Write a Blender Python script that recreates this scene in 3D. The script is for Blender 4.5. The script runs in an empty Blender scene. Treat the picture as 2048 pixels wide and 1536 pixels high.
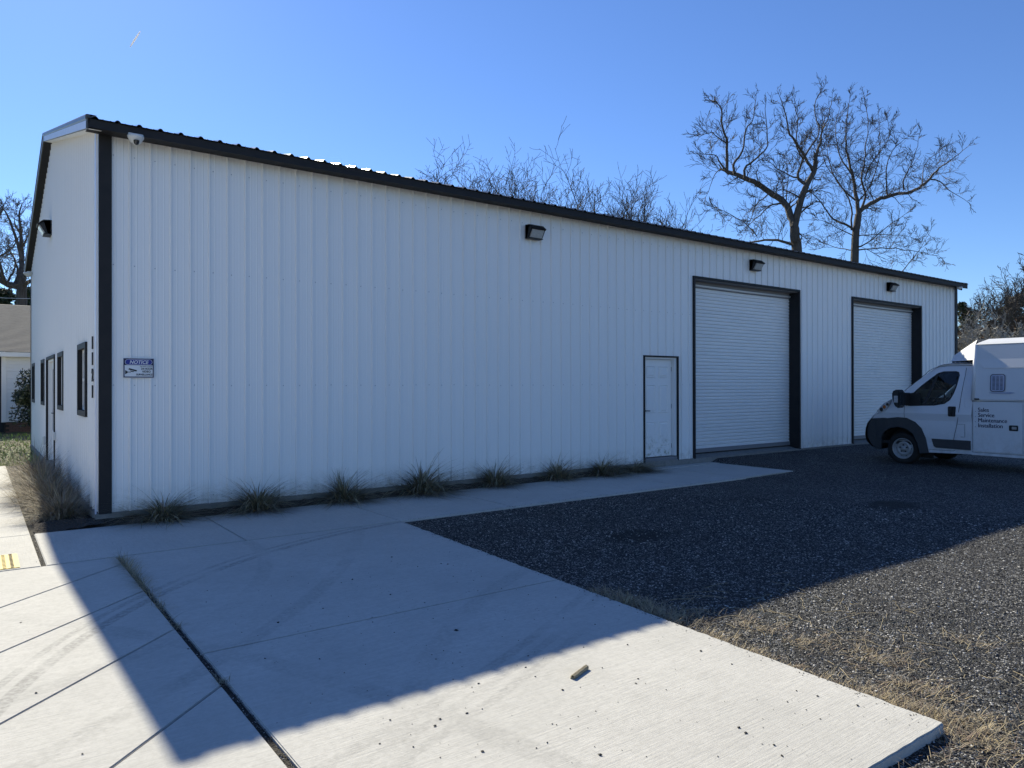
import bpy, bmesh, math, random
from mathutils import Vector, Matrix
SC = bpy.context.scene
COL = SC.collection
R_ = math.radians

# ------------------------------------------------------------------ camera, sky, sun, exposure
CAM = Vector((-1.163, -9.833, 1.52))
YAW, PITCH, ROLL, FPX = R_(36.452), R_(0.132), R_(-0.090), 1447.8
cF = Vector((math.sin(YAW) * math.cos(PITCH), math.cos(YAW) * math.cos(PITCH), math.sin(PITCH)))
_r = Vector((math.cos(YAW), -math.sin(YAW), 0)); _u = _r.cross(cF)
cR = _r * math.cos(ROLL) + _u * math.sin(ROLL); cU = -_r * math.sin(ROLL) + _u * math.cos(ROLL)
cam = bpy.data.cameras.new('camera'); camo = bpy.data.objects.new('camera', cam); COL.objects.link(camo)
camo.matrix_world = Matrix(((cR.x, cU.x, -cF.x, CAM.x), (cR.y, cU.y, -cF.y, CAM.y), (cR.z, cU.z, -cF.z, CAM.z), (0, 0, 0, 1)))
cam.sensor_width = 36; cam.lens = FPX / 2048 * 36; cam.clip_start = .05; cam.clip_end = 9000
SC.camera = camo
SC.render.resolution_x, SC.render.resolution_y = 1024, 768

SUNV = Vector((.040, .794, .606)).normalized()
world = bpy.data.worlds.new('World'); SC.world = world; world.use_nodes = True
wn = world.node_tree; wn.nodes.clear()
sky = wn.nodes.new('ShaderNodeTexSky'); sky.sky_type = 'NISHITA'; sky.sun_disc = False
sky.sun_elevation = math.asin(SUNV.z); sky.sun_rotation = math.atan2(SUNV.x, SUNV.y)
sky.air_density = 1.0; sky.dust_density = .1; sky.ozone_density = 4.0; sky.altitude = 0
bg = wn.nodes.new('ShaderNodeBackground'); bg.inputs[1].default_value = .105
wo = wn.nodes.new('ShaderNodeOutputWorld')
gm = wn.nodes.new('ShaderNodeGamma'); gm.inputs[1].default_value = 1.08
tint = wn.nodes.new('ShaderNodeMix'); tint.data_type = 'RGBA'; tint.blend_type = 'MULTIPLY'; tint.inputs[0].default_value = 1
tint.inputs[7].default_value = (.55, .655, .835, 1)
wn.links.new(sky.outputs[0], gm.inputs[0]); wn.links.new(gm.outputs[0], tint.inputs[6])
wn.links.new(tint.outputs[2], bg.inputs[0]); wn.links.new(bg.outputs[0], wo.inputs[0])
sl = bpy.data.lights.new('sun', 'SUN'); sl.energy = 5.0; sl.angle = R_(.53); sl.color = (1, .93, .74)
so = bpy.data.objects.new('sun', sl); COL.objects.link(so)
so.rotation_euler = SUNV.to_track_quat('Z', 'Y').to_euler(); so.location = (0, 40, 40)
SC.view_settings.view_transform = 'Standard'; SC.view_settings.look = 'None'
SC.view_settings.gamma = 1; SC.view_settings.use_curve_mapping = False
SC.view_settings.exposure = .65
SC.render.engine = 'CYCLES'


def at(px, py, depth):
    """real point seen at a photograph pixel, `depth` metres along the optical axis"""
    return CAM + (cF + cR * ((px - 1024) / FPX) + cU * ((768 - py) / FPX)) * depth


# ------------------------------------------------------------------ materials
def mat(name, col, rough=.6, metal=0., spec=.5, coat=0., noise=None, bump=None, trans=0.):
    """noise = (scale, amount, colour2, [stretch xyz]); bump = (scale, strength, distance)"""
    m = bpy.data.materials.new(name); m.use_nodes = True
    nt = m.node_tree; b = nt.nodes['Principled BSDF']
    b.inputs['Base Color'].default_value = (*col, 1); b.inputs['Roughness'].default_value = rough
    b.inputs['Metallic'].default_value = metal; b.inputs['Specular IOR Level'].default_value = spec
    b.inputs['Coat Weight'].default_value = coat; b.inputs['Transmission Weight'].default_value = trans
    if noise or bump:
        tc = nt.nodes.new('ShaderNodeTexCoord')
    if noise:
        mp = nt.nodes.new('ShaderNodeMapping'); nt.links.new(tc.outputs['Object'], mp.inputs[0])
        if len(noise) > 3: mp.inputs['Scale'].default_value = noise[3]
        n = nt.nodes.new('ShaderNodeTexNoise'); n.inputs['Scale'].default_value = noise[0]
        n.inputs['Detail'].default_value = 6; n.inputs['Roughness'].default_value = .65
        nt.links.new(mp.outputs[0], n.inputs[0])
        mr = nt.nodes.new('ShaderNodeMapRange'); mr.inputs[1].default_value = .35; mr.inputs[2].default_value = .7
        mr.inputs[4].default_value = noise[1]; nt.links.new(n.outputs[0], mr.inputs[0])
        mx = nt.nodes.new('ShaderNodeMix'); mx.data_type = 'RGBA'
        mx.inputs[6].default_value = (*col, 1); mx.inputs[7].default_value = (*noise[2], 1)
        nt.links.new(mr.outputs[0], mx.inputs[0]); nt.links.new(mx.outputs[2], b.inputs['Base Color'])
    if bump:
        n2 = nt.nodes.new('ShaderNodeTexNoise'); n2.inputs['Scale'].default_value = bump[0]; n2.inputs['Detail'].default_value = 5
        mp2 = nt.nodes.new('ShaderNodeMapping'); nt.links.new(tc.outputs['Object'], mp2.inputs[0])
        if len(bump) > 3: mp2.inputs['Scale'].default_value = bump[3]
        nt.links.new(mp2.outputs[0], n2.inputs[0])
        bp = nt.nodes.new('ShaderNodeBump'); bp.inputs['Strength'].default_value = bump[1]; bp.inputs['Distance'].default_value = bump[2]
        nt.links.new(n2.outputs[0], bp.inputs['Height']); nt.links.new(bp.outputs[0], b.inputs['Normal'])
    return m


M = {}
M['siding'] = mat('white_painted_metal', (.86, .85, .83), .42, 0, .5, noise=(2.2, .25, (.80, .79, .775), (1, 1, .12)))


def add_dirt(m, z0, z1, col, amt, scale=7):
    nt = m.node_tree; b = nt.nodes['Principled BSDF']; src = b.inputs['Base Color'].links[0].from_socket
    g = nt.nodes.new('ShaderNodeNewGeometry'); sp = nt.nodes.new('ShaderNodeSeparateXYZ'); nt.links.new(g.outputs['Position'], sp.inputs[0])
    mr = nt.nodes.new('ShaderNodeMapRange'); nt.links.new(sp.outputs[2], mr.inputs[0]); mr.inputs[1].default_value = z0; mr.inputs[2].default_value = z1; mr.inputs[3].default_value = amt; mr.inputs[4].default_value = 0
    n = nt.nodes.new('ShaderNodeTexNoise'); n.inputs['Scale'].default_value = scale; n.inputs['Detail'].default_value = 8; n.inputs['Roughness'].default_value = .75; nt.links.new(g.outputs['Position'], n.inputs[0])
    m2 = nt.nodes.new('ShaderNodeMapRange'); nt.links.new(n.outputs[0], m2.inputs[0]); m2.inputs[1].default_value = .4; m2.inputs[2].default_value = .65
    mu = nt.nodes.new('ShaderNodeMath'); mu.operation = 'MULTIPLY'; nt.links.new(mr.outputs[0], mu.inputs[0]); nt.links.new(m2.outputs[0], mu.inputs[1])
    mx = nt.nodes.new('ShaderNodeMix'); mx.data_type = 'RGBA'; nt.links.new(mu.outputs[0], mx.inputs[0]); nt.links.new(src, mx.inputs[6]); mx.inputs[7].default_value = (*col, 1); nt.links.new(mx.outputs[2], b.inputs['Base Color'])


add_dirt(M['siding'], -.02, .35, (.35, .33, .28), .6)
M['trim'] = mat('dark_bronze_metal', (.020, .020, .022), .6, 0, .22, noise=(6, .5, (.035, .033, .033)))
M['rake'] = mat('bronze_rake_metal', (.06, .055, .045), .4, 0, .5, noise=(6, .5, (.08, .072, .06)))
M['roofmetal'] = mat('charcoal_roof_metal', (.07, .07, .07), .13, .55, .5)
M['sky_sheen'] = mat('pale_sky_sheen', (.66, .68, .76), .45, noise=(9, .5, (.5, .52, .62)))  # sky reflection painted as pale colour on near rake face and corner return
M['white'] = mat('white_paint', (.82, .81, .79), .45, noise=(5, .3, (.72, .72, .71)))
M['curtain'] = mat('white_roll_door_paint', (.80, .79, .77), .42, noise=(3, .5, (.7, .7, .69), (.4, 1, 2)))
M['grey'] = mat('grey_rubber_and_metal', (.2, .2, .21), .6)
M['black'] = mat('black_plastic', (.012, .012, .013), .5)
M['glassdark'] = mat('window_glass', (.02, .025, .03), .06, 0, .7)
M['lens'] = mat('lamp_lens', (.5, .5, .47), .18, noise=(40, .6, (.3, .3, .3)), bump=(60, .3, .004))
M['cam'] = mat('camera_plastic', (.66, .66, .64), .4)
M['mulch'] = mat('dark_mulch', (.028, .022, .018), .95, noise=(60, 1, (.07, .055, .042)), bump=(45, 1, .05))
M['foundation'] = mat('foundation_concrete', (.24, .235, .22), .9, noise=(12, .7, (.15, .145, .13)), bump=(50, .4, .01))
M['navy'] = mat('navy_ink', (.006, .008, .05), .5)
M['blue'] = mat('blue_ink', (.012, .022, .24), .45)
M['signw'] = mat('sign_white', (.72, .73, .74), .4)
M['tactile'] = mat('tactile_yellow', (.62, .45, .10), .7, noise=(30, .5, (.5, .38, .12)))
M['tactile_dark'] = mat('worn_dome_brown', (.10, .07, .02), .8)


def nodes_of(m): return m.node_tree, m.node_tree.nodes['Principled BSDF']


def mth(nt, op, a, b=None, c=None):
    n = nt.nodes.new('ShaderNodeMath'); n.operation = op
    for i, v in enumerate((a, b, c)):
        if v is None: continue
        if isinstance(v, (int, float)): n.inputs[i].default_value = v
        else: nt.links.new(v, n.inputs[i])
    return n.outputs[0]


def sheet_material(name, kind):
    m = bpy.data.materials.new(name); m.use_nodes = True
    nt, b = nodes_of(m); g = nt.nodes.new('ShaderNodeTexCoord').outputs['Object']
    def noise(scale, det=6, rough=.6, vec=g, stretch=None, rot=None):
        if stretch or rot:
            mp = nt.nodes.new('ShaderNodeMapping')
            if stretch: mp.inputs['Scale'].default_value = stretch
            if rot: mp.inputs['Rotation'].default_value = rot
            nt.links.new(vec, mp.inputs[0]); vec = mp.outputs[0]
        n = nt.nodes.new('ShaderNodeTexNoise'); n.inputs['Scale'].default_value = scale
        n.inputs['Detail'].default_value = det; n.inputs['Roughness'].default_value = rough
        nt.links.new(vec, n.inputs[0]); return n.outputs[0]
    def rng(v, a, b_, c=0., d=1.):
        n = nt.nodes.new('ShaderNodeMapRange'); nt.links.new(v, n.inputs[0])
        for i, x in enumerate((a, b_, c, d)): n.inputs[i + 1].default_value = x
        return n.outputs[0]
    def mix(f, c1, c2):
        n = nt.nodes.new('ShaderNodeMix'); n.data_type = 'RGBA'
        if isinstance(f, (int, float)): n.inputs[0].default_value = f
        else: nt.links.new(f, n.inputs[0])
        for i, c in ((6, c1), (7, c2)):
            if isinstance(c, tuple): n.inputs[i].default_value = (*c, 1)
            else: nt.links.new(c, n.inputs[i])
        return n.outputs[2]
    def bump(h, s, dist, prev=None):
        n = nt.nodes.new('ShaderNodeBump'); n.inputs['Strength'].default_value = s; n.inputs['Distance'].default_value = dist
        nt.links.new(h, n.inputs['Height'])
        if prev: nt.links.new(prev, n.inputs['Normal'])
        return n.outputs[0]
    b.inputs['Roughness'].default_value = .88
    if kind == 'concrete':
        c = mix(rng(noise(1.3, 8, .7), .35, .7), (.54, .525, .49), (.46, .45, .42))
        c = mix(rng(noise(34, 5, .7), .42, .75, 0, .5), c, (.33, .32, .295))
        broom = noise(1, 6, .75, stretch=(4, 75, 1) if name == 'concrete_drive' else (75, 4, 1))
        c = mix(rng(broom, .44, .72, 0, .42), c, (.3, .29, .27))
        c = mix(rng(noise(.55, 7, .75), .42, .68, 0, .3), c, (.37, .36, .335))
        c = mix(rng(noise(3.2, 8, .8), .52, .70, 0, .22), c, (.30, .29, .27))
        if name == 'concrete_drive':
            sp = nt.nodes.new('ShaderNodeSeparateXYZ'); nt.links.new(g, sp.inputs[0]); X, Y = sp.outputs[0], sp.outputs[1]
            tot = None
            treadn = noise(1, 2, .5, stretch=(34, 34, 1))
            patch = noise(1.6, 3, .5)
            for cx, cy, r, w, a in ((3.73, -7.19, 5.14, .045, .26), (3.73, -7.19, 5.26, .03, .2), (-3.8, 4.5, 12.0, .04, .15), (-3.8, 4.5, 12.12, .035, .13), (-3.8, 4.5, 12.24, .035, .12), (-6, 1.5, 9.1, .07, .12), (-2.2, -2.2, 3.3, .07, .10), (-8.5, -9.6, 9.6, .08, .10), (5.5, -10.2, 6.1, .08, .10)):
                dx = mth(nt, 'SUBTRACT', X, cx); dy = mth(nt, 'SUBTRACT', Y, cy)
                d = mth(nt, 'SQRT', mth(nt, 'ADD', mth(nt, 'MULTIPLY', dx, dx), mth(nt, 'MULTIPLY', dy, dy)))
                e = mth(nt, 'DIVIDE', mth(nt, 'ABSOLUTE', mth(nt, 'SUBTRACT', d, r)), w)
                band = rng(e, .75, 1.1, a, 0)
                tot = band if tot is None else mth(nt, 'MAXIMUM', tot, band)
            tot = mth(nt, 'MULTIPLY', tot, rng(treadn, .38, .6, .45, 1.6)); tot = mth(nt, 'MULTIPLY', tot, rng(patch, .34, .52))
            c = mix(tot, c, (.09, .088, .085))
        nt.links.new(c, b.inputs['Base Color'])
        nb = bump(broom, .6, .006); nb = bump(noise(90, 4, .7), .4, .004, nb); nt.links.new(nb, b.inputs['Normal'])
    if kind == 'gravel':
        v = nt.nodes.new('ShaderNodeTexVoronoi'); v.inputs['Scale'].default_value = 85; nt.links.new(g, v.inputs[0])
        sp = nt.nodes.new('ShaderNodeSeparateColor'); nt.links.new(v.outputs['Color'], sp.inputs[0])
        chip = mix(rng(sp.outputs[0], .0, 1.), (.016, .016, .016), (.055, .054, .053))
        chip = mix(rng(sp.outputs[1], .80, .90), chip, (.40, .395, .385))
        chip = mix(rng(noise(1.1, 6, .7), .4, .7, 0, .55), chip, (.035, .033, .033))
        sx = nt.nodes.new('ShaderNodeSeparateXYZ'); nt.links.new(g, sx.inputs[0])
        tot = None
        for cx, cy, rx, ry in ((4.62, -4.3, .42, .3), (9.0, -4.9, .5, .3)):
            dx = mth(nt, 'DIVIDE', mth(nt, 'SUBTRACT', sx.outputs[0], cx), rx); dy = mth(nt, 'DIVIDE', mth(nt, 'SUBTRACT', sx.outputs[1], cy), ry)
            d = mth(nt, 'SQRT', mth(nt, 'ADD', mth(nt, 'MULTIPLY', dx, dx), mth(nt, 'MULTIPLY', dy, dy)))
            d = mth(nt, 'ADD', d, mth(nt, 'MULTIPLY', mth(nt, 'SUBTRACT', noise(6), .5), .8))
            s = rng(d, .7, 1.15, .85, 0); tot = s if tot is None else mth(nt, 'MAXIMUM', tot, s)
        chip = mix(tot, chip, (.008, .008, .008))
        nt.links.new(chip, b.inputs['Base Color']); b.inputs['Roughness'].default_value = .7; b.inputs['Specular IOR Level'].default_value = .25
        nb = bump(v.outputs['Distance'], 1., -.02); nb = bump(noise(14, 5, .7), .5, .04, nb); nb = bump(noise(2.2, 4, .6), .6, .12, nb); nt.links.new(nb, b.inputs['Normal'])
    if kind == 'lawn':
        c = mix(rng(noise(1.2, 8, .7), .38, .62), (.075, .085, .022), (.14, .115, .06))
        c = mix(rng(noise(18, 5, .7), .45, .62), c, (.055, .075, .018)); nt.links.new(c, b.inputs['Base Color'])
        nt.links.new(bump(noise(30, 6, .7), 1, .08), b.inputs['Normal'])
    if kind == 'bark':
        c = mix(rng(noise(4, 6, .7, stretch=(3, 3, .6)), .35, .65), (.055, .046, .038), (.12, .105, .09)); nt.links.new(c, b.inputs['Base Color'])
        nt.links.new(bump(noise(9, 5, .7, stretch=(3, 3, .5)), .8, .04), b.inputs['Normal'])
    if kind == 'shingle':
        c = mix(rng(noise(1, 5, .8, stretch=(5, 22, 22)), .35, .7), (.15, .15, .152), (.075, .075, .078))
        nt.links.new(c, b.inputs['Base Color'])
    if kind == 'door':
        sx = nt.nodes.new('ShaderNodeSeparateXYZ'); nt.links.new(g, sx.inputs[0])
        low = rng(sx.outputs[2], .12, .62, 1, 0)
        c = mix(mth(nt, 'MULTIPLY', low, rng(noise(9, 8, .8), .5, .62, 0, .85)), (.84, .83, .81), (.26, .25, .13))
        nt.links.new(c, b.inputs['Base Color']); b.inputs['Roughness'].default_value = .45
    return m


M['walkway'] = sheet_material('concrete_walk', 'concrete')
M['drive'] = sheet_material('concrete_drive', 'concrete')
M['gravel'] = sheet_material('gravel_ground', 'gravel')
M['lawn'] = sheet_material('lawn_ground', 'lawn')
M['bark'] = sheet_material('tree_bark', 'bark')
M['shingle'] = sheet_material('asphalt_shingle', 'shingle')
M['doorleaf'] = sheet_material('stained_white_door', 'door')


# ------------------------------------------------------------------ mesh helpers
class MB:
    def __init__(s): s.v = []; s.f = []; s.m = []; s.mi = 0
    def quad(s, a, b, c, d): n = len(s.v); s.v += [a, b, c, d]; s.f.append((n, n + 1, n + 2, n + 3)); s.m.append(s.mi)
    def tri(s, a, b, c): n = len(s.v); s.v += [a, b, c]; s.f.append((n, n + 1, n + 2)); s.m.append(s.mi)
    def poly(s, pts): n = len(s.v); s.v += [tuple(p) for p in pts]; s.f.append(tuple(range(n, n + len(pts)))); s.m.append(s.mi)
    def box(s, x0, x1, y0, y1, z0, z1):
        n = len(s.v)
        s.v += [(x0, y0, z0), (x1, y0, z0), (x1, y1, z0), (x0, y1, z0), (x0, y0, z1), (x1, y0, z1), (x1, y1, z1), (x0, y1, z1)]
        for f in ((3, 2, 1, 0), (4, 5, 6, 7), (0, 1, 5, 4), (1, 2, 6, 5), (2, 3, 7, 6), (3, 0, 4, 7)):
            s.f.append(tuple(n + i for i in f)); s.m.append(s.mi)
    def prism(s, pts, d):
        """closed polygon extruded by vector d"""
        n = len(s.v); k = len(pts); d = Vector(d)
        s.v += [tuple(p) for p in pts] + [tuple(Vector(p) + d) for p in pts]
        s.f.append(tuple(range(n + k - 1, n - 1, -1))); s.f.append(tuple(range(n + k, n + 2 * k))); s.m += [s.mi] * 2
        for i in range(k):
            j = (i + 1) % k; s.f.append((n + i, n + j, n + k + j, n + k + i)); s.m.append(s.mi)
    def tube(s, pts, rad, n=6, cap=True):
        pts = [Vector(p) for p in pts]; base = len(s.v); k = len(pts); ref = None
        for i, p in enumerate(pts):
            d = (pts[min(i + 1, k - 1)] - pts[max(i - 1, 0)])
            if d.length < 1e-9: d = Vector((0, 0, 1))
            d.normalize()
            if ref is None: ref = d.orthogonal().normalized()
            u = ref - d * ref.dot(d)
            if u.length < 1e-6: u = d.orthogonal()
            u.normalize(); ref = u; w = d.cross(u); r = rad[i] if hasattr(rad, '__len__') else rad
            for j in range(n):
                a = 2 * math.pi * j / n; q = p + u * (r * math.cos(a)) + w * (r * math.sin(a)); s.v.append((q.x, q.y, q.z))
        for i in range(k - 1):
            for j in range(n):
                j2 = (j + 1) % n
                s.f.append((base + i * n + j, base + i * n + j2, base + (i + 1) * n + j2, base + (i + 1) * n + j)); s.m.append(s.mi)
        if cap:
            s.f.append(tuple(base + j for j in reversed(range(n)))); s.f.append(tuple(base + (k - 1) * n + j for j in range(n))); s.m += [s.mi] * 2
    def lathe(s, prof, c=(0, 0, 0), axis='x', n=28):
        """prof = [(along, radius)]"""
        base = len(s.v); k = len(prof)
        for a_, r in prof:
            for j in range(n):
                t = 2 * math.pi * j / n; u, w = r * math.cos(t), r * math.sin(t)
                p = {'x': (a_, u, w), 'y': (u, a_, w), 'z': (u, w, a_)}[axis]
                s.v.append((c[0] + p[0], c[1] + p[1], c[2] + p[2]))
        for i in range(k - 1):
            for j in range(n):
                j2 = (j + 1) % n
                s.f.append((base + i * n + j, base + i * n + j2, base + (i + 1) * n + j2, base + (i + 1) * n + j)); s.m.append(s.mi)
    def grid(s, rows):
        base = len(s.v); k = len(rows[0])
        for r in rows: s.v += [tuple(p) for p in r]
        for i in range(len(rows) - 1):
            for j in range(k - 1):
                a = base + i * k + j; s.f.append((a, a + 1, a + k + 1, a + k)); s.m.append(s.mi)
    def mesh(s, name, mats, smooth=False, bevel=0.):
        me = bpy.data.meshes.new(name); me.from_pydata(s.v, [], s.f)
        for m_ in (mats if isinstance(mats, (list, tuple)) else [mats]): me.materials.append(m_)
        if any(s.m): me.polygons.foreach_set('material_index', s.m)
        if smooth: me.polygons.foreach_set('use_smooth', [True] * len(me.polygons))
        if bevel:
            bm = bmesh.new(); bm.from_mesh(me)
            bmesh.ops.remove_doubles(bm, verts=bm.verts, dist=1e-5)
            bmesh.ops.bevel(bm, geom=[e for e in bm.edges if len(e.link_faces) == 2 and e.calc_face_angle(0) > .5], offset=bevel, segments=2, affect='EDGES', clamp_overlap=True)
            bm.to_mesh(me); bm.free()
        me.update(); return me
    def build(s, name, mats, parent=None, smooth=False, bevel=0., **kw):
        return link(name, s.mesh(name, mats, smooth, bevel), parent, **kw)


def link(name, me, parent=None, loc=None, **kw):
    o = bpy.data.objects.new(name, me); COL.objects.link(o)
    if parent: o.parent = parent
    if loc: o.location = loc
    for k, v in kw.items(): o[k] = v
    return o


def thing(name, label, cat, loc=(0, 0, 0), rz=0., group=None):
    o = bpy.data.objects.new(name, None); COL.objects.link(o); o.location = loc; o.rotation_euler.z = rz
    o['label'] = label; o['category'] = cat; o.empty_display_size = .2
    if group: o['group'] = group
    return o


def struct(o): o['kind'] = 'structure'; return o


def copy_tree(o, parent=None):
    c = o.copy(); COL.objects.link(c); c.parent = parent
    for ch in list(o.children): copy_tree(ch, c)
    return c


def text_mesh(txt, size, align='LEFT', shear=0., bold=0., extrude=.0006):
    cu = bpy.data.curves.new('lettering', 'FONT'); cu.body = txt; cu.size = size; cu.align_x = align
    cu.shear = shear; cu.offset = bold; cu.extrude = extrude; cu.resolution_u = 3
    o = bpy.data.objects.new('lettering', cu); COL.objects.link(o)
    dg = bpy.context.evaluated_depsgraph_get(); me = bpy.data.meshes.new_from_object(o.evaluated_get(dg))
    bpy.data.objects.remove(o); bpy.data.curves.remove(cu); return me


def plate(name, outline, holes, fn, m, parent=None, back=None, smooth=False, cuts=(), **kw):
    """polygon (u,v) with holes, triangulated, mapped by fn(u,v)->xyz; back = thickness vector"""
    bm = bmesh.new(); edges = []
    for lp in [outline] + list(holes):
        vs = [bm.verts.new((u, v, 0)) for u, v in lp]
        edges += [bm.edges.new((vs[i], vs[(i + 1) % len(vs)])) for i in range(len(vs))]
    bmesh.ops.triangle_fill(bm, use_beauty=True, use_dissolve=False, edges=edges)
    for axis, val in cuts:
        no = (1, 0, 0) if axis == 'u' else (0, 1, 0); co = (val, 0, 0) if axis == 'u' else (0, val, 0)
        bmesh.ops.bisect_plane(bm, geom=bm.verts[:] + bm.edges[:] + bm.faces[:], plane_co=co, plane_no=no)
    for v in bm.verts: v.co = Vector(fn(v.co.x, v.co.y))
    if back:
        r = bmesh.ops.extrude_face_region(bm, geom=bm.faces[:])
        bmesh.ops.translate(bm, vec=Vector(back), verts=[g for g in r['geom'] if isinstance(g, bmesh.types.BMVert)])
    bmesh.ops.recalc_face_normals(bm, faces=bm.faces)
    me = bpy.data.meshes.new(name); bm.to_mesh(me); bm.free(); me.materials.append(m)
    if smooth: me.polygons.foreach_set('use_smooth', [True] * len(me.polygons))
    return link(name, me, parent, **kw)


# ------------------------------------------------------------------ ground, gravel, concrete
mb = MB(); mb.quad((-600, -600, -.34), (900, -600, -.34), (900, 900, -.34), (-600, 900, -.34))
struct(mb.build('ground', M['lawn']))


def gz(x, y):
    """height of the gravel lot"""
    if y > -2.1 and x > 11.2: z = -.12 + .10 * min(1, (y + 2.1) / 2.0)
    else: z = -.125
    if x < 11.3 and y > -2.5: z = min(z, -.118)
    if y < -4: z -= .03 * min(1, (-4 - y) / 3.5)
    if x > 11.3: z = min(z, -.02)
    return z + .012 * math.sin(x * 1.7 + y * .9) * math.sin(y * 1.3 - x * .4) * (0 if y > -2.4 else 1)


mb = MB()
xs = [-.2 + .3 * i for i in range(48)] + [14.6 + 1.2 * i for i in range(50)]
ys = [-30 + 2 * i for i in range(10)] + [-10 + .3 * i for i in range(33)] + [.25]
mb.grid([[(x, y, gz(x, y)) for x in xs] for y in ys])
struct(mb.build('gravel_lot', M['gravel'], smooth=True))
# lawn strip on the left, rough ground beyond
mb = MB(); rnd = random.Random(5)
xs = [-30 + i for i in range(28)] + [-2.2 + .2 * i for i in range(8)]
mb.grid([[(x, 8.3 + j * .5, -.13 + .03 * math.sin(x * 2.1 + j) + rnd.uniform(-.01, .01)) for x in xs + [-.0, 1, 3, 6, 12, 25]] for j in range(70)])
struct(mb.build('lawn', M['lawn'], smooth=True))

mb = MB(); mb.grid([[(-120, -44, -.2), (120, -44, -.2)], [(-120, -26.2, -.2), (120, -26.2, -.2)]])  # unseen pale pavement added to bounce warm sun onto the long wall
struct(mb.build('bounce_street', M['walkway']))

# planting beds of mulch
mb = MB()
for x0, x1, y0, y1 in ((-.655, 9.28, -.305, .02), (-.655, .02, -.305, 8.2)):
    nx, ny = max(3, int((x1 - x0) / .08)), max(3, int((y1 - y0) / .08))
    z0 = -.12 if x1 > 1 else -.116
    mb.grid([[(x0 + (x1 - x0) * i / nx, y0 + (y1 - y0) * j / ny, z0 + (.088 * j / ny if x1 > 1 else .05 * i / nx) + rnd.uniform(-.012, .014)) for i in range(nx + 1)] for j in range(ny + 1)])
struct(mb.build('mulch_bed', M['mulch'], smooth=False))


def slab(parent, pts, m, z1=-.10, z0=-.26, name='concrete_slab'):
    mb = MB(); mb.prism([(x, y, z0) for x, y in pts], (0, 0, z1 - z0))
    return mb.build(name, m, parent, bevel=.006)


def inset(p, g):
    k = len(p); out = []
    for i in range(k):
        a, b, c = Vector(p[i - 1]), Vector(p[i]), Vector(p[(i + 1) % k])
        d1 = (b - a).normalized(); d2 = (c - b).normalized(); n1 = Vector((-d1.y, d1.x)); n2 = Vector((-d2.y, d2.x))
        bis = (n1 + n2); bis = bis / max(.2, bis.dot(n1)); out.append(tuple(b + bis * g))
    return out


walk = bpy.data.objects.new('sidewalk', None); COL.objects.link(walk); struct(walk)
J = [-.665, 1.11, 2.92, 4.62, 6.32, 8.02, 9.70, 11.27]
for i in range(7):
    a, b = J[i], J[i + 1]
    pts = [(a, -2.055), (b, -2.055), (b, -.30), (a, -.30)]
    if i == 6: pts = [(a, -2.0), (b, -1.97), (b, -.285), (a, -.285)]
    slab(walk, inset(pts, .004 if i else .006), M['walkway'])
slab(walk, inset([(9.29, -.285), (11.27, -.285), (11.27, -.004), (9.29, -.004)], .003), M['walkway'], z1=-.092)
Yj = [-2.055, -.33, 1.4, 3.1, 4.8, 6.5, 8.2]
for i in range(6): slab(walk, inset([(-2.9, Yj[i]), (-.695, Yj[i]), (-.695, Yj[i + 1]), (-2.9, Yj[i + 1])], .004), M['walkway'])
for i in range(6): slab(walk, inset([(-5.1, Yj[i]), (-2.9, Yj[i]), (-2.9, Yj[i + 1]), (-5.1, Yj[i + 1])], .004), M['walkway'])

drive = bpy.data.objects.new('driveway', None); COL.objects.link(drive); struct(drive)
def rough(a, b, n, amp, r=random.Random(17)):
    return [(a[0] + (b[0] - a[0]) * k / n + (r.gauss(0, amp) if 0 < k < n else 0), a[1] + (b[1] - a[1]) * k / n + (r.gauss(0, amp) if 0 < k < n else 0)) for k in range(n)]
slab(drive, inset([(-.068, -5.19)] + rough((2.75, -5.19), (2.925, -2.072), 50, .004) + [(2.925, -2.072), (-.068, -2.072)], .004), M['drive'])
slab(drive, inset(rough((-.068, -8.27), (2.57, -8.27), 40, .003) + rough((2.57, -8.27), (2.75, -5.19), 50, .004) + [(2.75, -5.19), (-.068, -5.19)], .004), M['drive'])
# left of the wide joint: slabs cut on the diagonal
cs = [-2.31, -3.38, -4.50, -5.64, -6.78, -7.92, -9.1, -11.5, -14, -17, -20]
XR, XL = -.096, -9.
def diag_poly(c0, c1):
    """region between y = x + c0 + .1 (upper) and y = x + c1 + .1 (lower), XL<x<XR, y<-2.06, y>-12"""
    poly = [(XL, -26.), (XR, -26.), (XR, -2.072), (XL, -2.072)]
    def clip(P, f):
        out = []
        for i in range(len(P)):
            a, b = P[i], P[(i + 1) % len(P)]; fa, fb = f(a), f(b)
            if fa >= 0: out.append(a)
            if fa * fb < 0: t = fa / (fa - fb); out.append((a[0] + (b[0] - a[0]) * t, a[1] + (b[1] - a[1]) * t))
        return out
    if c0 is not None: poly = clip(poly, lambda p: p[0] + c0 - p[1])
    if c1 is not None and len(poly) > 2: poly = clip(poly, lambda p: p[1] - p[0] - c1)
    return poly
for i in range(len(cs) + 1):
    p = diag_poly(cs[i - 1] if i else None, cs[i] if i < len(cs) else None)
    q = [p[k] for k in range(len(p)) if (Vector(p[k]) - Vector(p[k - 1])).length > .05]
    if len(q) > 2: slab(drive, inset(q, .0045), M['drive'])
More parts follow.
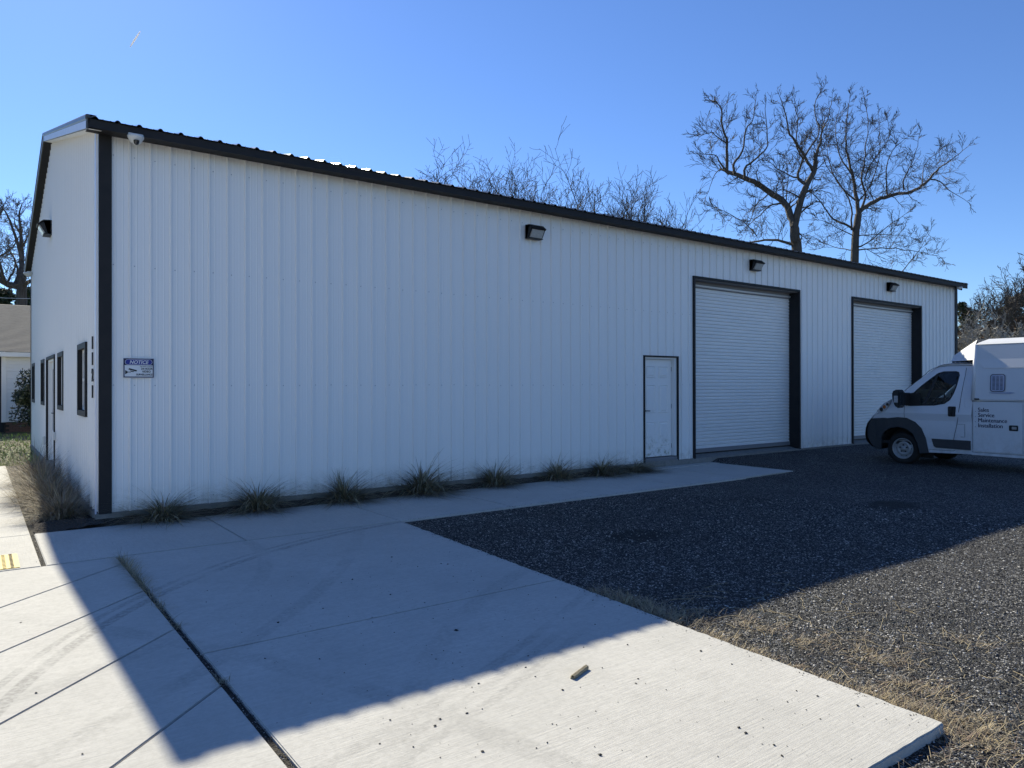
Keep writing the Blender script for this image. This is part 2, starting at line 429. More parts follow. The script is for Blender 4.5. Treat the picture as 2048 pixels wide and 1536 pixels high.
# dirt that fills the joints
M['dirt'] = mat('joint_dirt', (.05, .043, .034), .95, noise=(40, 1, (.018, .016, .013)), bump=(60, 1, .02))
mb = MB(); mb.quad((-9, -26, -.120), (-.03, -26, -.120), (-.03, -2.03, -.120), (-9, -2.03, -.120)); mb.quad((-5.1, -2.03, -.114), (-.64, -2.03, -.114), (-.64, 8.25, -.114), (-5.1, 8.25, -.114))
mb.quad((-.03, -8.2, -.120), (2.5, -8.2, -.120), (2.85, -2.03, -.120), (-.03, -2.03, -.120)); mb.quad((-.64, -2.03, -.113), (11.2, -1.99, -.113), (11.2, -.33, -.125), (-.64, -.33, -.125))
struct(mb.build('joint_fill', M['dirt']))

# yellow tactile tile in the sidewalk
tp = thing('tactile_paving', 'worn yellow tactile paving tile set in the sunlit sidewalk', 'tactile paving', (-1.2, -1.68, -.1))
mb = MB(); mb.box(-.5, .345, -.33, .33, 0, .006); mb.build('tile_surface', M['tactile'], tp, bevel=.002)
mb = MB()
for r in range(14):
    for k in range(11):
        mb.mi = 1 if (r % 2 == 0) else 0
        x, y = .29 - r * .058, -.3 + k * .06
        mb.lathe([(.006, .016), (.011, .012), (.012, .0)], (x, y, 0), 'z', 8)
mb.build('domes', [M['tactile'], M['tactile_dark']], tp, kind='stuff')

# ------------------------------------------------------------------ metal building
LX, WY = 23.16, 13.0
SLOPE = .25; EZ = 4.60; OV = .30
RIDGE_Y = WY / 2
def roofz(y): return EZ + SLOPE * (min(y, WY - y) + OV)
B = thing('metal_building', 'long white ribbed metal building with dark trim and two roll up doors', 'building')
mb = MB(); mb.box(-.045, LX + .045, -.045, WY + .045, -.4, .012); mb.build('foundation', M['foundation'], B, bevel=.01)
OPEN_L = [(9.30, 10.25, 0, 2.08), (10.80, 14.58, 0, 3.74), (17.05, 20.77, 0, 3.76)]
WINS = [(1.03, 1.97), (4.12, 5.12), (8.27, 9.25), (11.5, 12.45)]
OPEN_G = [(a, b, 1.12, 2.1) for a, b in WINS] + [(5.80, 7.72, 0.02, 2.11)]
PITCHR = .2286


def profile(x0, x1, off, extra, rib=((-.015, 0), (-.007, .027), (.007, .027), (.015, 0))):
    s = []
    k0 = int((x0 - off) / PITCHR) - 1
    for k in range(k0, int((x1 - off) / PITCHR) + 2):
        c = off + k * PITCHR
        s += [(c + a_, b_) for a_, b_ in rib]
        for q in (.0762, .1524): s += [(c + q - .011, 0), (c + q - .004, .0035), (c + q + .004, .0035), (c + q + .011, 0)]
    s = sorted(s)
    def dep(x):
        for i in range(len(s) - 1):
            if s[i][0] <= x <= s[i + 1][0]:
                t = (x - s[i][0]) / max(1e-9, s[i + 1][0] - s[i][0]); return s[i][1] * (1 - t) + s[i + 1][1] * t
        return 0
    pts = [p for p in s if x0 < p[0] < x1] + [(x0, dep(x0)), (x1, dep(x1))] + [(e, dep(e)) for e in extra if x0 < e < x1]
    return sorted(pts)


def wall_strip(x0, x1, off, openings, top, place, base=0., lift=0.):
    mb = MB(); P = profile(x0, x1, off, [e for o in openings for e in o[:2]])
    for (a, da), (b, db) in zip(P, P[1:]):
        m_ = (a + b) / 2; segs = [(base, None)]
        for o in openings:
            if o[0] < m_ < o[1]:
                segs = [(o[3], None)] if o[2] <= base + .05 else [(base, o[2]), (o[3], None)]
        for z0, z1 in segs:
            za, zb = (top(a), top(b)) if z1 is None else (z1, z1)
            mb.quad(place(a, da + lift, z0), place(b, db + lift, z0), place(b, db + lift, zb), place(a, da + lift, za))
    return mb


x = .1 + .013; k = 0
edges = [.0]
while x < LX - .1:
    edges.append(x); x += PITCHR * 4
edges.append(LX)
for k, (a, b) in enumerate(zip(edges, edges[1:])):
    lf = .0015 * (k % 2)
    wall_strip(a, b, .1, OPEN_L, lambda q: 4.66, lambda q, d, z: (q, -d, z), lift=lf).build('wall_panel', M['siding'], B)
edges = [.0]; y = .17
while y < WY - .1: edges.append(y); y += PITCHR * 4
edges.append(WY)
for k, (a, b) in enumerate(zip(edges, edges[1:])):
    lf = .0015 * (k % 2)
    wall_strip(a, b, .157, OPEN_G, lambda q: roofz(q) - .045, lambda q, d, z: (-d, q, z), lift=lf).build('wall_panel', M['siding'], B)
# far gable and back wall
wall_strip(0, LX, .1, [], lambda q: 4.66, lambda q, d, z: (q, WY + d, z)).build('wall_panel', M['siding'], B)
wall_strip(0, WY, .1, [], lambda q: roofz(q) - .045, lambda q, d, z: (LX + d, q, z)).build('wall_panel', M['siding'], B)
# lining behind the sheeting keeps the shed dark inside
# roof panels, ridge cap
RX0, RX1 = -.15, LX + .06
def roof_mesh(w, side):
    mb = MB(); P = profile(0, w, .105 - (.15 - .105) * 0, [])
    P = profile(0, w, .0765, [], ((-.034, 0), (-.011, .024), (.011, .024), (.034, 0)))
    pts0 = []
    y0, y1 = (-OV - .03, RIDGE_Y) if side < 0 else (WY + OV + .03, RIDGE_Y)
    za, zb = EZ - .0075, roofz(RIDGE_Y)
    mb.grid([[(a, y0, za + d) for a, d in P], [(a, y1, zb + d) for a, d in P]])
    mb.grid([[(a, y0, za + d) for a, d in P], [(a, y0, za + d - .004) for a, d in P]])
    return mb
w = PITCHR * 4
n = int((RX1 - RX0) / w)
mN, mF = roof_mesh(w, -1).mesh('roof_panel', M['roofmetal']), roof_mesh(w, 1).mesh('roof_panel', M['roofmetal'])
mNe, mFe = roof_mesh(RX1 - RX0 - n * w, -1).mesh('roof_panel', M['roofmetal']), roof_mesh(RX1 - RX0 - n * w, 1).mesh('roof_panel', M['roofmetal'])
for i in range(n + 1):
    link('roof_panel', mN if i < n else mNe, B, loc=(RX0 + i * w, 0, .0015 * (i % 2)))
    link('roof_panel', mF if i < n else mFe, B, loc=(RX0 + i * w, 0, .0015 * (i % 2)))
mb = MB(); zr = roofz(RIDGE_Y) + .028
mb.grid([[(xx, RIDGE_Y - .25, zr - .06), (xx, RIDGE_Y, zr), (xx, RIDGE_Y + .25, zr - .06)] for xx in (RX0 - .01, RX1 + .01)])
mb.build('ridge_cap', M['roofmetal'], B)
# eave fascia (near and far), soffit
for s, nm in ((-1, 'eave_trim'), (1, 'eave_trim')):
    mb = MB(); yo = -OV if s < 0 else WY + OV; yi = yo - s * .02; yw = -.022 if s < 0 else WY + .022
    mb.box(RX0 + .008, RX1 - .008, min(yo, yi), max(yo, yi), 4.498, EZ - .012)
    mb.box(RX0 + .008, RX1 - .008, min(yo, yi) - (.006 if s < 0 else -.006), max(yo, yi) , 4.488, 4.506)
    mb.build(nm, M['trim'], B)
    mb = MB(); mb.box(RX0 + .01, RX1 - .01, min(yi, yw), max(yi, yw), 4.512, 4.519); mb.build('soffit', M['trim'], B)
# rake trims on both gables
for gx, sg in ((RX0, -1), (RX1, 1)):
    for half in (0, 1):
        y0, y1 = (-OV, RIDGE_Y) if half == 0 else (WY + OV, RIDGE_Y)
        z0, z1 = EZ, roofz(RIDGE_Y)
        mb = MB(); e = gx + sg * .004
        # outer face and rounded top cap
        sec = [(0, .035), (sg * .012, .03), (sg * .018, .015), (sg * .018, -.02), (sg * .006, -.035), (sg * .006, -.125), (-sg * .012, -.135)]
        mb.grid([[(e + a, y0, z0 + b) for a, b in sec], [(e + a, y1, z1 + b) for a, b in sec]])
        sec2 = [(0, .036), (-sg * .1, .036)]
        mb.grid([[(e + a, y0, z0 + b) for a, b in sec2], [(e + a, y1, z1 + b) for a, b in sec2]])
        mb.poly([(e + a, y0, z0 + b) for a, b in sec] + [(e - sg * .03, y0, z0 + .036)])
        rt = mb.build('rake_trim', M['rake'], B)
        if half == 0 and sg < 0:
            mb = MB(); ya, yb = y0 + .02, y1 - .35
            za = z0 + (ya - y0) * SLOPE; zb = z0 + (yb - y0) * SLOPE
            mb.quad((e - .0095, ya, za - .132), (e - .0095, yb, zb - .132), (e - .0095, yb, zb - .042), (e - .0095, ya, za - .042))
            mb.build('trim_face', M['sky_sheen'], rt, label='pale bluish painted sky reflection under the near rake edge')
        # rake soffit
        mb = MB(); a, b = sorted((gx + sg * .0, (0 if sg < 0 else LX) + sg * .0))
        mb.quad((a, y0, z0 - .128), (b, y0, z0 - .128), (b, y1, z1 - .128), (a, y1, z1 - .128))
        mb.build('soffit', M['siding'] if half == 0 else M['trim'], B)
# corner trims
for cx, cy, sx_, sy in ((0, 0, -1, -1), (LX, 0, 1, -1), (0, WY, -1, 1), (LX, WY, 1, 1)):
    mb = MB(); t = .034
    ax0, ax1 = sorted((cx + sx_ * .006, cx - sx_ * .13)); mb.box(ax0, ax1, *sorted((cy + sy * (t + .004), cy + sy * (t - .002))), -.005, 4.511)
    ct = mb.build('corner_trim', M['trim'], B)
    mb = MB(); ay0, ay1 = sorted((cy + sy * (t - .004), cy - sy * .075)); mb.box(*sorted((cx + sx_ * (t + .002), cx + sx_ * (t - .004))), ay0, ay1, -.005, roofz(0) - .13)
    mb.build('trim_return', M['sky_sheen'] if sx_ < 0 and sy < 0 else M['trim'], ct)  # near corner return gets its bright highlight as pale colour
# base flashing shadow line
mb = MB()
for a, b in ((.13, 9.24), (10.3, 10.76), (14.64, 17.0), (20.82, LX - .13)):
    mb = MB(); mb.box(a, b, -.03, .0, -.012, .002); mb.build('base_trim', M['siding'], B)
# screws: rows of heads on the girt lines
mb = MB(); rnd = random.Random(3)
for z in (.12, 1.53, 2.98, 4.3):
    for i in range(int(LX / PITCHR)):
        xx = .1 + .05 + i * PITCHR
        if any(o[0] - .08 < xx < o[1] + .08 and o[2] <= z < o[3] + .05 for o in OPEN_L): continue
        mb.lathe([(-.001, .008), (-.005, .007), (-.007, 0)], (xx, 0, z + rnd.uniform(-.006, .006)), 'y', 6)
    for i in range(int(WY / PITCHR)):
        yy = .157 + .05 + i * PITCHR
        if any(o[0] - .08 < yy < o[1] + .08 and o[2] <= z < o[3] + .05 for o in OPEN_G): continue
        mb.lathe([(-.001, .008), (-.005, .007), (-.007, 0)], (0, yy, z), 'x', 6)
M['screw'] = mat('screw_head', (.45, .46, .48), .4, .3)
mb.build('screws', M['screw'], B, kind='stuff')


def frame_boxes(mb, x0, x1, z0, z1, w_, ya, yb, place, bottom=False):
    def bx(a, b, c, d):
        mb.box(*place(a, b, c, d, ya, yb))
    bx(x0 - w_, x0, z0, z1 + w_); bx(x1, x1 + w_, z0, z1 + w_); bx(x0, x1, z1, z1 + w_)
    if bottom: bx(x0 - w_, x1 + w_, z0 - w_, z0)


PL = lambda a, b, c, d, ya, yb: (a, b, ya, yb, c, d)     # long wall, y range
PG = lambda a, b, c, d, ya, yb: (ya, yb, a, b, c, d)     # gable wall, x range
# roll-up doors
def roll_door(x0, x1, ztop, label):
    D = .225
    mb = MB(); frame_boxes(mb, x0, x1, 0, ztop, .05, -.040, .03, PL)
    fr = mb.build('door_frame', M['trim'], B)
    for q0, q1 in ((x0, x0 + .012), (x1 - .012, x1)):
        mb = MB(); mb.box(q0, q1, -.02, D + .03, 0, ztop); mb.build('jamb', M['trim'], fr)
    mb = MB(); mb.box(x0 + .012, x1 - .012, .0, D + .03, ztop - .012, ztop); mb.build('header', M['grey'], fr)
    # corrugated curtain
    c = MB(); z = .17; zt = ztop - .14; P = []
    rn = random.Random(int(x0)); pit = .0745
    while z < zt:
        P += [(z, 0), (z + pit * .50, .002), (z + pit * .62, .019), (z + pit * .84, .019), (z + pit * .97, .002)]; z += pit
    cols = [x0 + .012 + (x1 - x0 - .024) * i / 14 for i in range(15)]
    c.grid([[(xx, D + d + .004 * math.sin(xx * 1.9 + zz * .7), zz) for xx in cols] for zz, d in P])
    cu = c.build('roll_up_door', M['curtain'], B, label=label)
    mb = MB(); mb.box(x0 + .014, x1 - .014, D - .02, D + .02, .085, .172); mb.build('bottom_bar', M['grey'], cu, bevel=.004)
    mb = MB(); mb.box(x0 + .014, x1 - .014, D - .012, D + .03, .068, .085); mb.build('bottom_seal', M['black'], cu)
    # top lip of the rolled curtain and grey brush
    mb = MB(); mb.tube([(x0 + .02, D - .03, ztop - .10), ((x0 + x1) / 2, D - .035, ztop - .112), (x1 - .02, D - .03, ztop - .10)], .022, 8); mb.build('header_roll', M['curtain'], cu, smooth=True)
    mb = MB(); mb.box(x0 + .014, x1 - .014, D - .01, D + .04, ztop - .15, ztop - .012); mb.build('header_brush', M['grey'], cu)
    mb = MB(); mb.box(x0 + .014, x1 - .014, D + .03, D + .05, .05, ztop); mb.build('backing', M['black'], cu)
    # guide wear strip: scalloped edge on the far side
    mb = MB(); mb.prism([(x0 + .012, -.05, -.03), (x1 - .012, -.05, -.03), (x1 - .012, D + .05, .068), (x0 + .012, D + .05, .068)], (0, 0, -.08)); 
    mb.v = [(a, b, (-.012 if b < 0 else .066) - (.08 if i % 8 >= 4 else 0)) for i, (a, b, c_) in enumerate(mb.v)]
    mb.build('door_sill', M['foundation'], B, bevel=.004)
roll_door(10.80, 14.58, 3.74, 'large roll up door beside the white side door')
roll_door(17.05, 20.77, 3.76, 'roll up door partly hidden behind the van')
# side door (six panels)
x0, x1, zt = 9.30, 10.25, 2.08
mb = MB(); frame_boxes(mb, x0, x1, 0, zt, .03, -.038, .03, PL); fr = mb.build('door_frame', M['trim'], B)
for q_ in ((x0, x0 + .03, .1, zt), (x1 - .06, x1, .1, zt), (x0 + .03, x1 - .06, zt - .035, zt)):
    mb = MB(); mb.box(q_[0], q_[1], 0, .14, q_[2], q_[3]); mb.build('jamb', M['white'], fr)
mb = MB(); mb.box(x0, x1, -.02, .16, .03, .085); mb.build('threshold', M['grey'], fr)
mb = MB(); mb.box(x0, x1, -.04, .1, -.012, .03); mb.build('door_sill', M['foundation'], B)
lx0, lx1, lz0, lz1 = x0 + .032, x1 - .065, .10, zt - .04
mb = MB(); mb.box(lx0, lx1, .085, .125, lz0, lz1); dl = mb.build('side_door', M['doorleaf'], B, bevel=.003)
W_ = lx1 - lx0
for u0, u1 in ((.13, .44), (.56, .87)):
    for v0, v1 in ((.81, .93), (.45, .74), (.09, .36)):
        a, b = lx0 + W_ * u0, lx0 + W_ * u1; c, d = lz0 + (lz1 - lz0) * v0, lz0 + (lz1 - lz0) * v1
        mb = MB()
        def ring(i1, y1, i2, y2):
            A = [(a + i1, y1, c + i1), (b - i1, y1, c + i1), (b - i1, y1, d - i1), (a + i1, y1, d - i1)]
            Bq = [(a + i2, y2, c + i2), (b - i2, y2, c + i2), (b - i2, y2, d - i2), (a + i2, y2, d - i2)]
            for q in range(4): mb.quad(A[q], A[(q + 1) % 4], Bq[(q + 1) % 4], Bq[q])
        ring(0, .0845, .010, .068); ring(.010, .068, .024, .083); ring(.024, .083, .055, .067)
        mb.quad((a + .055, .067, c + .055), (b - .055, .067, c + .055), (b - .055, .067, d - .055), (a + .055, .067, d - .055))
        mb.build('door_panel', M['doorleaf'], dl)
mb = MB(); hx, hz = lx0 + .055, 1.02
mb.lathe([(.084, .028), (.065, .026), (.055, .015), (.03, .012)], (hx, 0, hz), 'y', 14)
mb.tube([(hx, .035, hz), (hx + .05, .03, hz), (hx + .12, .032, hz - .004)], .009, 8)
mb.box(hx - .028, hx + .028, .078, .084, hz - .02, hz + .16); mb.build('door_handle', M['black'], dl)
mb = MB(); mb.lathe([(.084, .024), (.07, .022), (.068, 0)], (hx, 0, hz + .14), 'y', 14); mb.build('deadbolt', M['black'], dl)
for zz in (.3, 1.1, 1.85):
    mb = MB(); mb.tube([(lx1 + .006, .082, zz - .045), (lx1 + .006, .082, zz + .045)], .007, 6); mb.build('hinge', M['grey'], dl)

# gable windows and double door
for a, b in WINS:
    z0, z1 = 1.12, 2.10; w_ = .075
    mb = MB(); a2, b2, c2, d2 = a + w_, b - w_, z0 + w_, z1 - w_
    mb.box(-.038, .0, a, a2, z0, z1); mb.box(-.038, .0, b2, b, z0, z1); mb.box(-.038, .0, a2, b2, d2, z1); mb.box(-.038, .0, a2, b2, z0, c2)
    mb.box(.0, .09, a2 - .012, a2, c2, d2); mb.box(.0, .09, b2, b2 + .012, c2, d2); mb.box(.0, .09, a2, b2, d2, d2 + .012); mb.box(.0, .09, a2, b2, c2 - .012, c2)
    wi = mb.build('window', M['trim'], B)
    mb = MB(); f = .035; zm = (c2 + d2) / 2
    mb.box(.02, .075, a2, a2 + f, c2, d2); mb.box(.02, .075, b2 - f, b2, c2, d2); mb.box(.02, .075, a2 + f, b2 - f, d2 - f, d2); mb.box(.02, .075, a2 + f, b2 - f, c2, c2 + f)
    mb.box(.025, .075, a2 + f, b2 - f, zm - .02, zm + .02)
    ym = (a2 + b2) / 2
    mb.box(.047, .06, ym - .008, ym + .008, zm + .02, d2 - f); mb.box(.047, .06, a2 + f, b2 - f, zm + .21, zm + .226)
    mb.build('window_sash', M['white'], wi)
    for p0, p1 in ((c2 + f, zm - .02), (zm + .02, d2 - f)):
        mb = MB(); mb.box(.062, .066, a2 + f, b2 - f, p0, p1); mb.build('pane', M['glassdark'], wi)
a, b, zt = 5.80, 7.72, 2.11
mb = MB(); frame_boxes(mb, a + .06, b - .06, 0.02, zt - .06, .06, -.038, .0, PG); fr = mb.build('door_frame', M['trim'], B)
for q_ in ((a + .06, a + .1, .02, zt - .06), (b - .1, b - .06, .02, zt - .06), (a + .1, b - .1, zt - .1, zt - .06)):
    mb = MB(); mb.box(0, .12, *q_); mb.build('jamb', M['white'], fr)
for c, d in ((a + .1, (a + b) / 2 - .004), ((a + b) / 2 + .004, b - .1)):
    mb = MB(); st = .12; z0, z1 = .03, zt - .102
    mb.box(.06, .1, c, c + st, z0, z1); mb.box(.06, .1, d - st, d, z0, z1); mb.box(.06, .1, c + st, d - st, z0, z0 + .6); mb.box(.06, .1, c + st, d - st, z1 - .14, z1)
    dd = mb.build('front_door', M['white'], B)
    mb = MB(); mb.box(.078, .084, c + st, d - st, z0 + .6, z1 - .14); mb.build('pane', M['glassdark'], dd)
    mb = MB(); yh = d - .06 if c < (a + b) / 2 - .1 else c + .06
    mb.lathe([(.06, .025), (.04, .025), (.03, .01), (.0, .01)], (0, yh, 1.0), 'x', 10); mb.tube([(.005, yh, 1.0), (.005, yh + .1, 1.0)], .009, 6); mb.build('door_handle', M['grey'], dd)
# electrical boxes on the gable wall beside the door
for yy, zz, h in ((5.62, .62, .14), (8.0, .40, .17), (8.25, .38, .17)):
    mb = MB(); mb.box(-.06, -.02, yy - .05, yy + .05, zz - h / 2, zz + h / 2)
    mb.build('outlet_box', M['cam'], bevel=.006, label={5.62: 'small white outlet box just right of the front doors', 8.0: 'white outlet box just left of the front doors', 8.25: 'thin white outlet box farthest left on the gable wall'}[yy], category='outlet box', group='outlet boxes on the gable wall')

# ------------------------------------------------------------------ wall lights, cameras, sign, numbers
def wall_light(loc, rz, label, s=1.):
    t = thing('wall_light', label, 'wall light', loc, rz, 'dark wall pack lights on the white walls')
    # local: -y is out of the wall
    s *= .9; a = .17 * s; z0, z1 = -.14 * s, .13 * s
    mb = MB()
    prof = [(0, z1), (-.13 * s, z1 - .01), (-.23 * s, z1 - .09 * s), (-.215 * s, z1 - .115 * s), (-.125 * s, z1 - .055 * s), (-.075 * s, z0 + .035 * s), (-.13 * s, z0 + .01), (-.13 * s, z0), (0, z0)]
    mb.prism([(-a, y, z) for y, z in prof], (2 * a, 0, 0)); mb.build('housing', M['black'], t, bevel=.006)
    for sg in (-1, 1):
        cheek = [(-.02, z1 - .012), (-.13 * s, z1 - .02), (-.20 * s, z1 - .085 * s), (-.105 * s, z0 + .03 * s), (-.02, z0 + .01)]
        mb = MB(); mb.prism([(sg * (a - .02 if sg > 0 else a - .0), y, z) for y, z in cheek], (.02, 0, 0)); mb.build('cheek', M['black'], t)
    mb = MB(); ln = [(-.19 * s, z1 - .095 * s), (-.20 * s, z1 - .125 * s), (-.125 * s, z0 + .018 * s), (-.07 * s, z0 + .03 * s), (-.12 * s, z1 - .06 * s)]
    mb.prism([(-a + .028, y, z) for y, z in ln], (2 * a - .056, 0, 0)); mb.build('lens', M['lens'], t, bevel=.004)
    return t
wall_light((6.52, -.022, 4.155), 0, 'dark wall light nearest the corner on the long wall under the eave')
wall_light((12.80, -.022, 4.20), 0, 'dark wall light above the large roll up door', 1.0)
wall_light((18.95, -.022, 4.21), 0, 'smaller looking dark wall light above the roll up door behind the van', 1.0)
wall_light((-.022, 6.6, 4.55), R_(-90), 'dark wall light high on the gable wall at left', 1.15)


def camera_dome(loc, rz, label, s=1.):
    t = thing('security_camera', label, 'security camera', loc, rz, 'white security cameras under the eaves')
    mb = MB(); mb.lathe([(0, .001), (0, .075 * s), (-.02 * s, .078 * s), (-.035 * s, .07 * s), (-.07 * s, .05 * s), (-.09 * s, .02 * s), (-.093 * s, .001)], (0, -.075 * s, 0), 'z', 20); mb.build('housing', M['cam'], t, smooth=True)
    mb = MB(); mb.box(-.07 * s, .07 * s, -.09 * s, .0, -.002, .022); mb.build('bracket', M['cam'], t, bevel=.005)
    mb = MB(); mb.lathe([(-.05 * s, .03 * s), (-.085 * s, .022 * s), (-.098 * s, .001)], (.0, -.115 * s, -.012), 'z', 14); mb.build('lens', M['glassdark'], t, smooth=True)
    return t
camera_dome((.345, -.22, 4.485), 0, 'white security camera under the eave beside the near corner trim', 1.15)
camera_dome((22.75, -.2, 4.485), 0, 'small white security camera at the far end of the eave')
camera_dome((-.03, 12.3, 4.42), R_(-90), 'white security camera at the low end of the left rake trim', 1.3)

sg = thing('notice_sign', 'white and blue notice sign about video surveillance beside the corner', 'sign', (.42, -.032, 1.742))
w2, h2 = .1725, .122
mb = MB(); mb.box(-w2, w2, -.003, 0, -h2, h2); mb.build('sign_board', M['signw'], sg, bevel=.001)
mb = MB(); q = .012
for bx in ((-w2 + .006, w2 - .006, h2 - .006 - q, h2 - .006), (-w2 + .006, w2 - .006, -h2 + .006, -h2 + .006 + q), (-w2 + .006, -w2 + .006 + q, -h2 + .006 + q, h2 - .006 - q), (w2 - .006 - q, w2 - .006, -h2 + .006 + q, h2 - .006 - q)):
    mb.box(bx[0], bx[1], -.0045, -.003, bx[2], bx[3])
mb.box(-w2 + .018, w2 - .018, -.0044, -.003, .034, h2 - .018)
mb.build('border', M['navy'], sg)
def pill(mb, hw, hh, cz, y, n=10):
    pts = [(hw - hh + hh * math.cos(t), y, cz + hh * math.sin(t)) for t in [math.pi / 2 - math.pi * i / n for i in range(n + 1)]]
    pts += [(-hw + hh - hh * math.cos(t), y, cz - hh * math.sin(t)) for t in [math.pi / 2 - math.pi * i / n for i in range(n + 1)]]
    mb.poly(pts)
mb = MB(); pill(mb, .150, .034, .072, -.0052); mb.build('oval_ring', M['signw'], sg)
mb = MB(); pill(mb, .1465, .0305, .072, -.0058); mb.build('oval', M['blue'], sg)
def put_text(txt, size, loc, m, parent, align='CENTER', shear=0, bold=0, rot=(R_(90), 0, 0), name='lettering', sx=1.):
    o = link(name, text_mesh(txt, size, align, shear, bold), parent, loc=loc); o.rotation_euler = rot; o.scale = (sx, 1, 1); o.data.materials.append(m); return o
put_text('NOTICE', .060, (0, -.0066, .051), M['signw'], sg, shear=.25, bold=.0012, sx=.93)
put_text('THIS AREA IS UNDER', .0185, (.150, -.0046, .0125), M['black'], sg, 'RIGHT', sx=.8)
put_text('24 HOUR', .034, (.152, -.0046, -.020), M['black'], sg, 'RIGHT', bold=.0009, sx=.9)
put_text('VIDEO', .034, (.132, -.0046, -.054), M['black'], sg, 'RIGHT', bold=.0009, sx=.95)
put_text('SURVEILLANCE', .031, (.152, -.0046, -.090), M['black'], sg, 'RIGHT', bold=.0008, sx=.86)
mb = MB(); y = -.0046
mb.poly([(-.105, y, -.002), (-.02, y, -.026), (-.022, y, -.038), (-.03, y, -.042), (-.112, y, -.02)])
mb.poly([(-.10, y, -.030), (-.045, y, -.042), (-.06, y, -.048), (-.085, y, -.046)])
mb.poly([(-.118, y, -.046), (-.09, y, -.046), (-.086, y, -.054), (-.118, y, -.054)]); mb.poly([(-.148, y, -.026), (-.120, y, -.044), (-.120, y, -.058), (-.148, y, -.078)])
mb.build('camera_symbol', M['black'], sg)
# house numbers standing off the gable wall
for i, (c, z) in enumerate(zip('1121', (2.05, 1.855, 1.655, 1.455))):
    o = link('house_number', text_mesh(c, .21, 'CENTER', 0, .006, .008), loc=(-.034, .30, z - .07)); o.rotation_euler = (R_(90), 0, R_(-90)); o.data.materials.append(M['black'])
    o['label'] = ['topmost', 'second from top', 'third from top', 'lowest'][i] + ' black house number on the gable wall beside the corner'
    o['category'] = 'house number'; o['group'] = 'black house numbers stacked beside the corner'

# ------------------------------------------------------------------ service van (nose towards the building)
M['vanw'] = mat('van_white_paint', (.66, .67, .70), .28, 0, .5, coat=.5, noise=(3, .3, (.6, .61, .64)))
M['boxw'] = mat('box_white_fibreglass', (.68, .69, .71), .42, 0, .5, coat=.2, noise=(2.5, .4, (.6, .61, .63)))
M['clad'] = mat('grey_bumper_plastic', (.035, .038, .042), .6, noise=(20, .6, (.05, .052, .055)))
M['tyre'] = mat('tyre_rubber', (.013, .013, .013), .85, bump=(70, .3, .003))
M['rim'] = mat('steel_rim', (.34, .345, .35), .42, .25)
M['vglass'] = bpy.data.materials.new('van_window_glass'); M['vglass'].use_nodes = True; nt = M['vglass'].node_tree; nt.nodes.clear()
_t = nt.nodes.new('ShaderNodeBsdfTransparent'); _t.inputs[0].default_value = (.78, .88, .83, 1); _g = nt.nodes.new('ShaderNodeBsdfGlossy'); _g.inputs['Roughness'].default_value = .02
_f = nt.nodes.new('ShaderNodeFresnel'); _f.inputs[0].default_value = 1.45; _m = nt.nodes.new('ShaderNodeMixShader'); _o = nt.nodes.new('ShaderNodeOutputMaterial')
nt.links.new(_f.outputs[0], _m.inputs[0]); nt.links.new(_t.outputs[0], _m.inputs[1]); nt.links.new(_g.outputs[0], _m.inputs[2]); nt.links.new(_m.outputs[0], _o.inputs[0])
M['headl'] = mat('headlight_plastic', (.30, .31, .33), .1, .2, .7, coat=1, noise=(14, .9, (.62, .62, .62)))
M['amber'] = mat('amber_plastic', (.45, .13, .03), .2)
M['dark'] = mat('dark_interior', (.02, .02, .022), .7)
for k_ in ('vanw', 'boxw'): add_dirt(M[k_], .1, .75, (.30, .28, .25), .55, 5)
V = thing('service_van', 'white service van with box body and black tow mirror, nose towards the building', 'van', (14.4, -2.5, -.14), R_(-2))
DZ = .14; VW = 2.02
def vb(mb, name, m, parent=V, **kw):
    o = mb.build(name, m, parent, **kw)
    if parent is V: o.location = (0, 0, DZ)
    return o
# centre-line sections: (y, z, side inset, plan bulge)
front = [(.55, .13, .10, .10), (.70, .20, .06, .16), (.79, .31, .03, .20), (.815, .44, .02, .21), (.80, .58, .02, .21), (.765, .70, .03, .20)]
hood = [(.765, .70, .03, .20), (.69, .79, .02, .21), (.60, .885, .02, .20), (.47, 1.02, .03, .18), (.35, 1.12, .04, .16), (.23, 1.205, .06, .14), (.06, 1.30, .09, .12), (-.01, 1.375, .10, .12)]
roofc = [(-.655, 1.907, .16, .08), (-.76, 1.935, .15, .05), (-.86, 1.945, .15, .03), (-1.03, 1.95, .15, .01), (-1.34, 1.94, .15, .0)]
def shell(sec, n=14, edge=.0):
    rows = []
    for y, z, ins, bul in sec:
        row = []
        for i in range(n + 1):
            t = -1 + 2 * i / n; tt = math.sin(t * math.pi / 2)
            x = VW / 2 + (VW / 2 - ins) * tt
            c = (1 - abs(tt) ** 2.6)
            row.append((x, y + bul * c, z + (.055 * c if z > 1.9 else .05 * c if z > .85 else 0)))
        rows.append(row)
    return rows
mb = MB(); mb.grid(shell(front)); bumper = vb(mb, 'bumper', M['clad'], smooth=True)
mb = MB(); mb.grid(shell(hood)); vb(mb, 'hood', M['vanw'], smooth=True)
mb = MB(); mb.grid(shell([(-.01, 1.375, .10, .12), (-.22, 1.56, .125, .12), (-.44, 1.74, .145, .11), (-.655, 1.907, .16, .08)])); vb(mb, 'windscreen', M['glassdark'], smooth=True)
mb = MB(); mb.grid(shell(roofc)); vb(mb, 'roof', M['vanw'], smooth=True)
mb = MB(); mb.box(.45, VW - .45, .93, .985, .46, .62); vb(mb, 'grille', M['black'], bevel=.01)
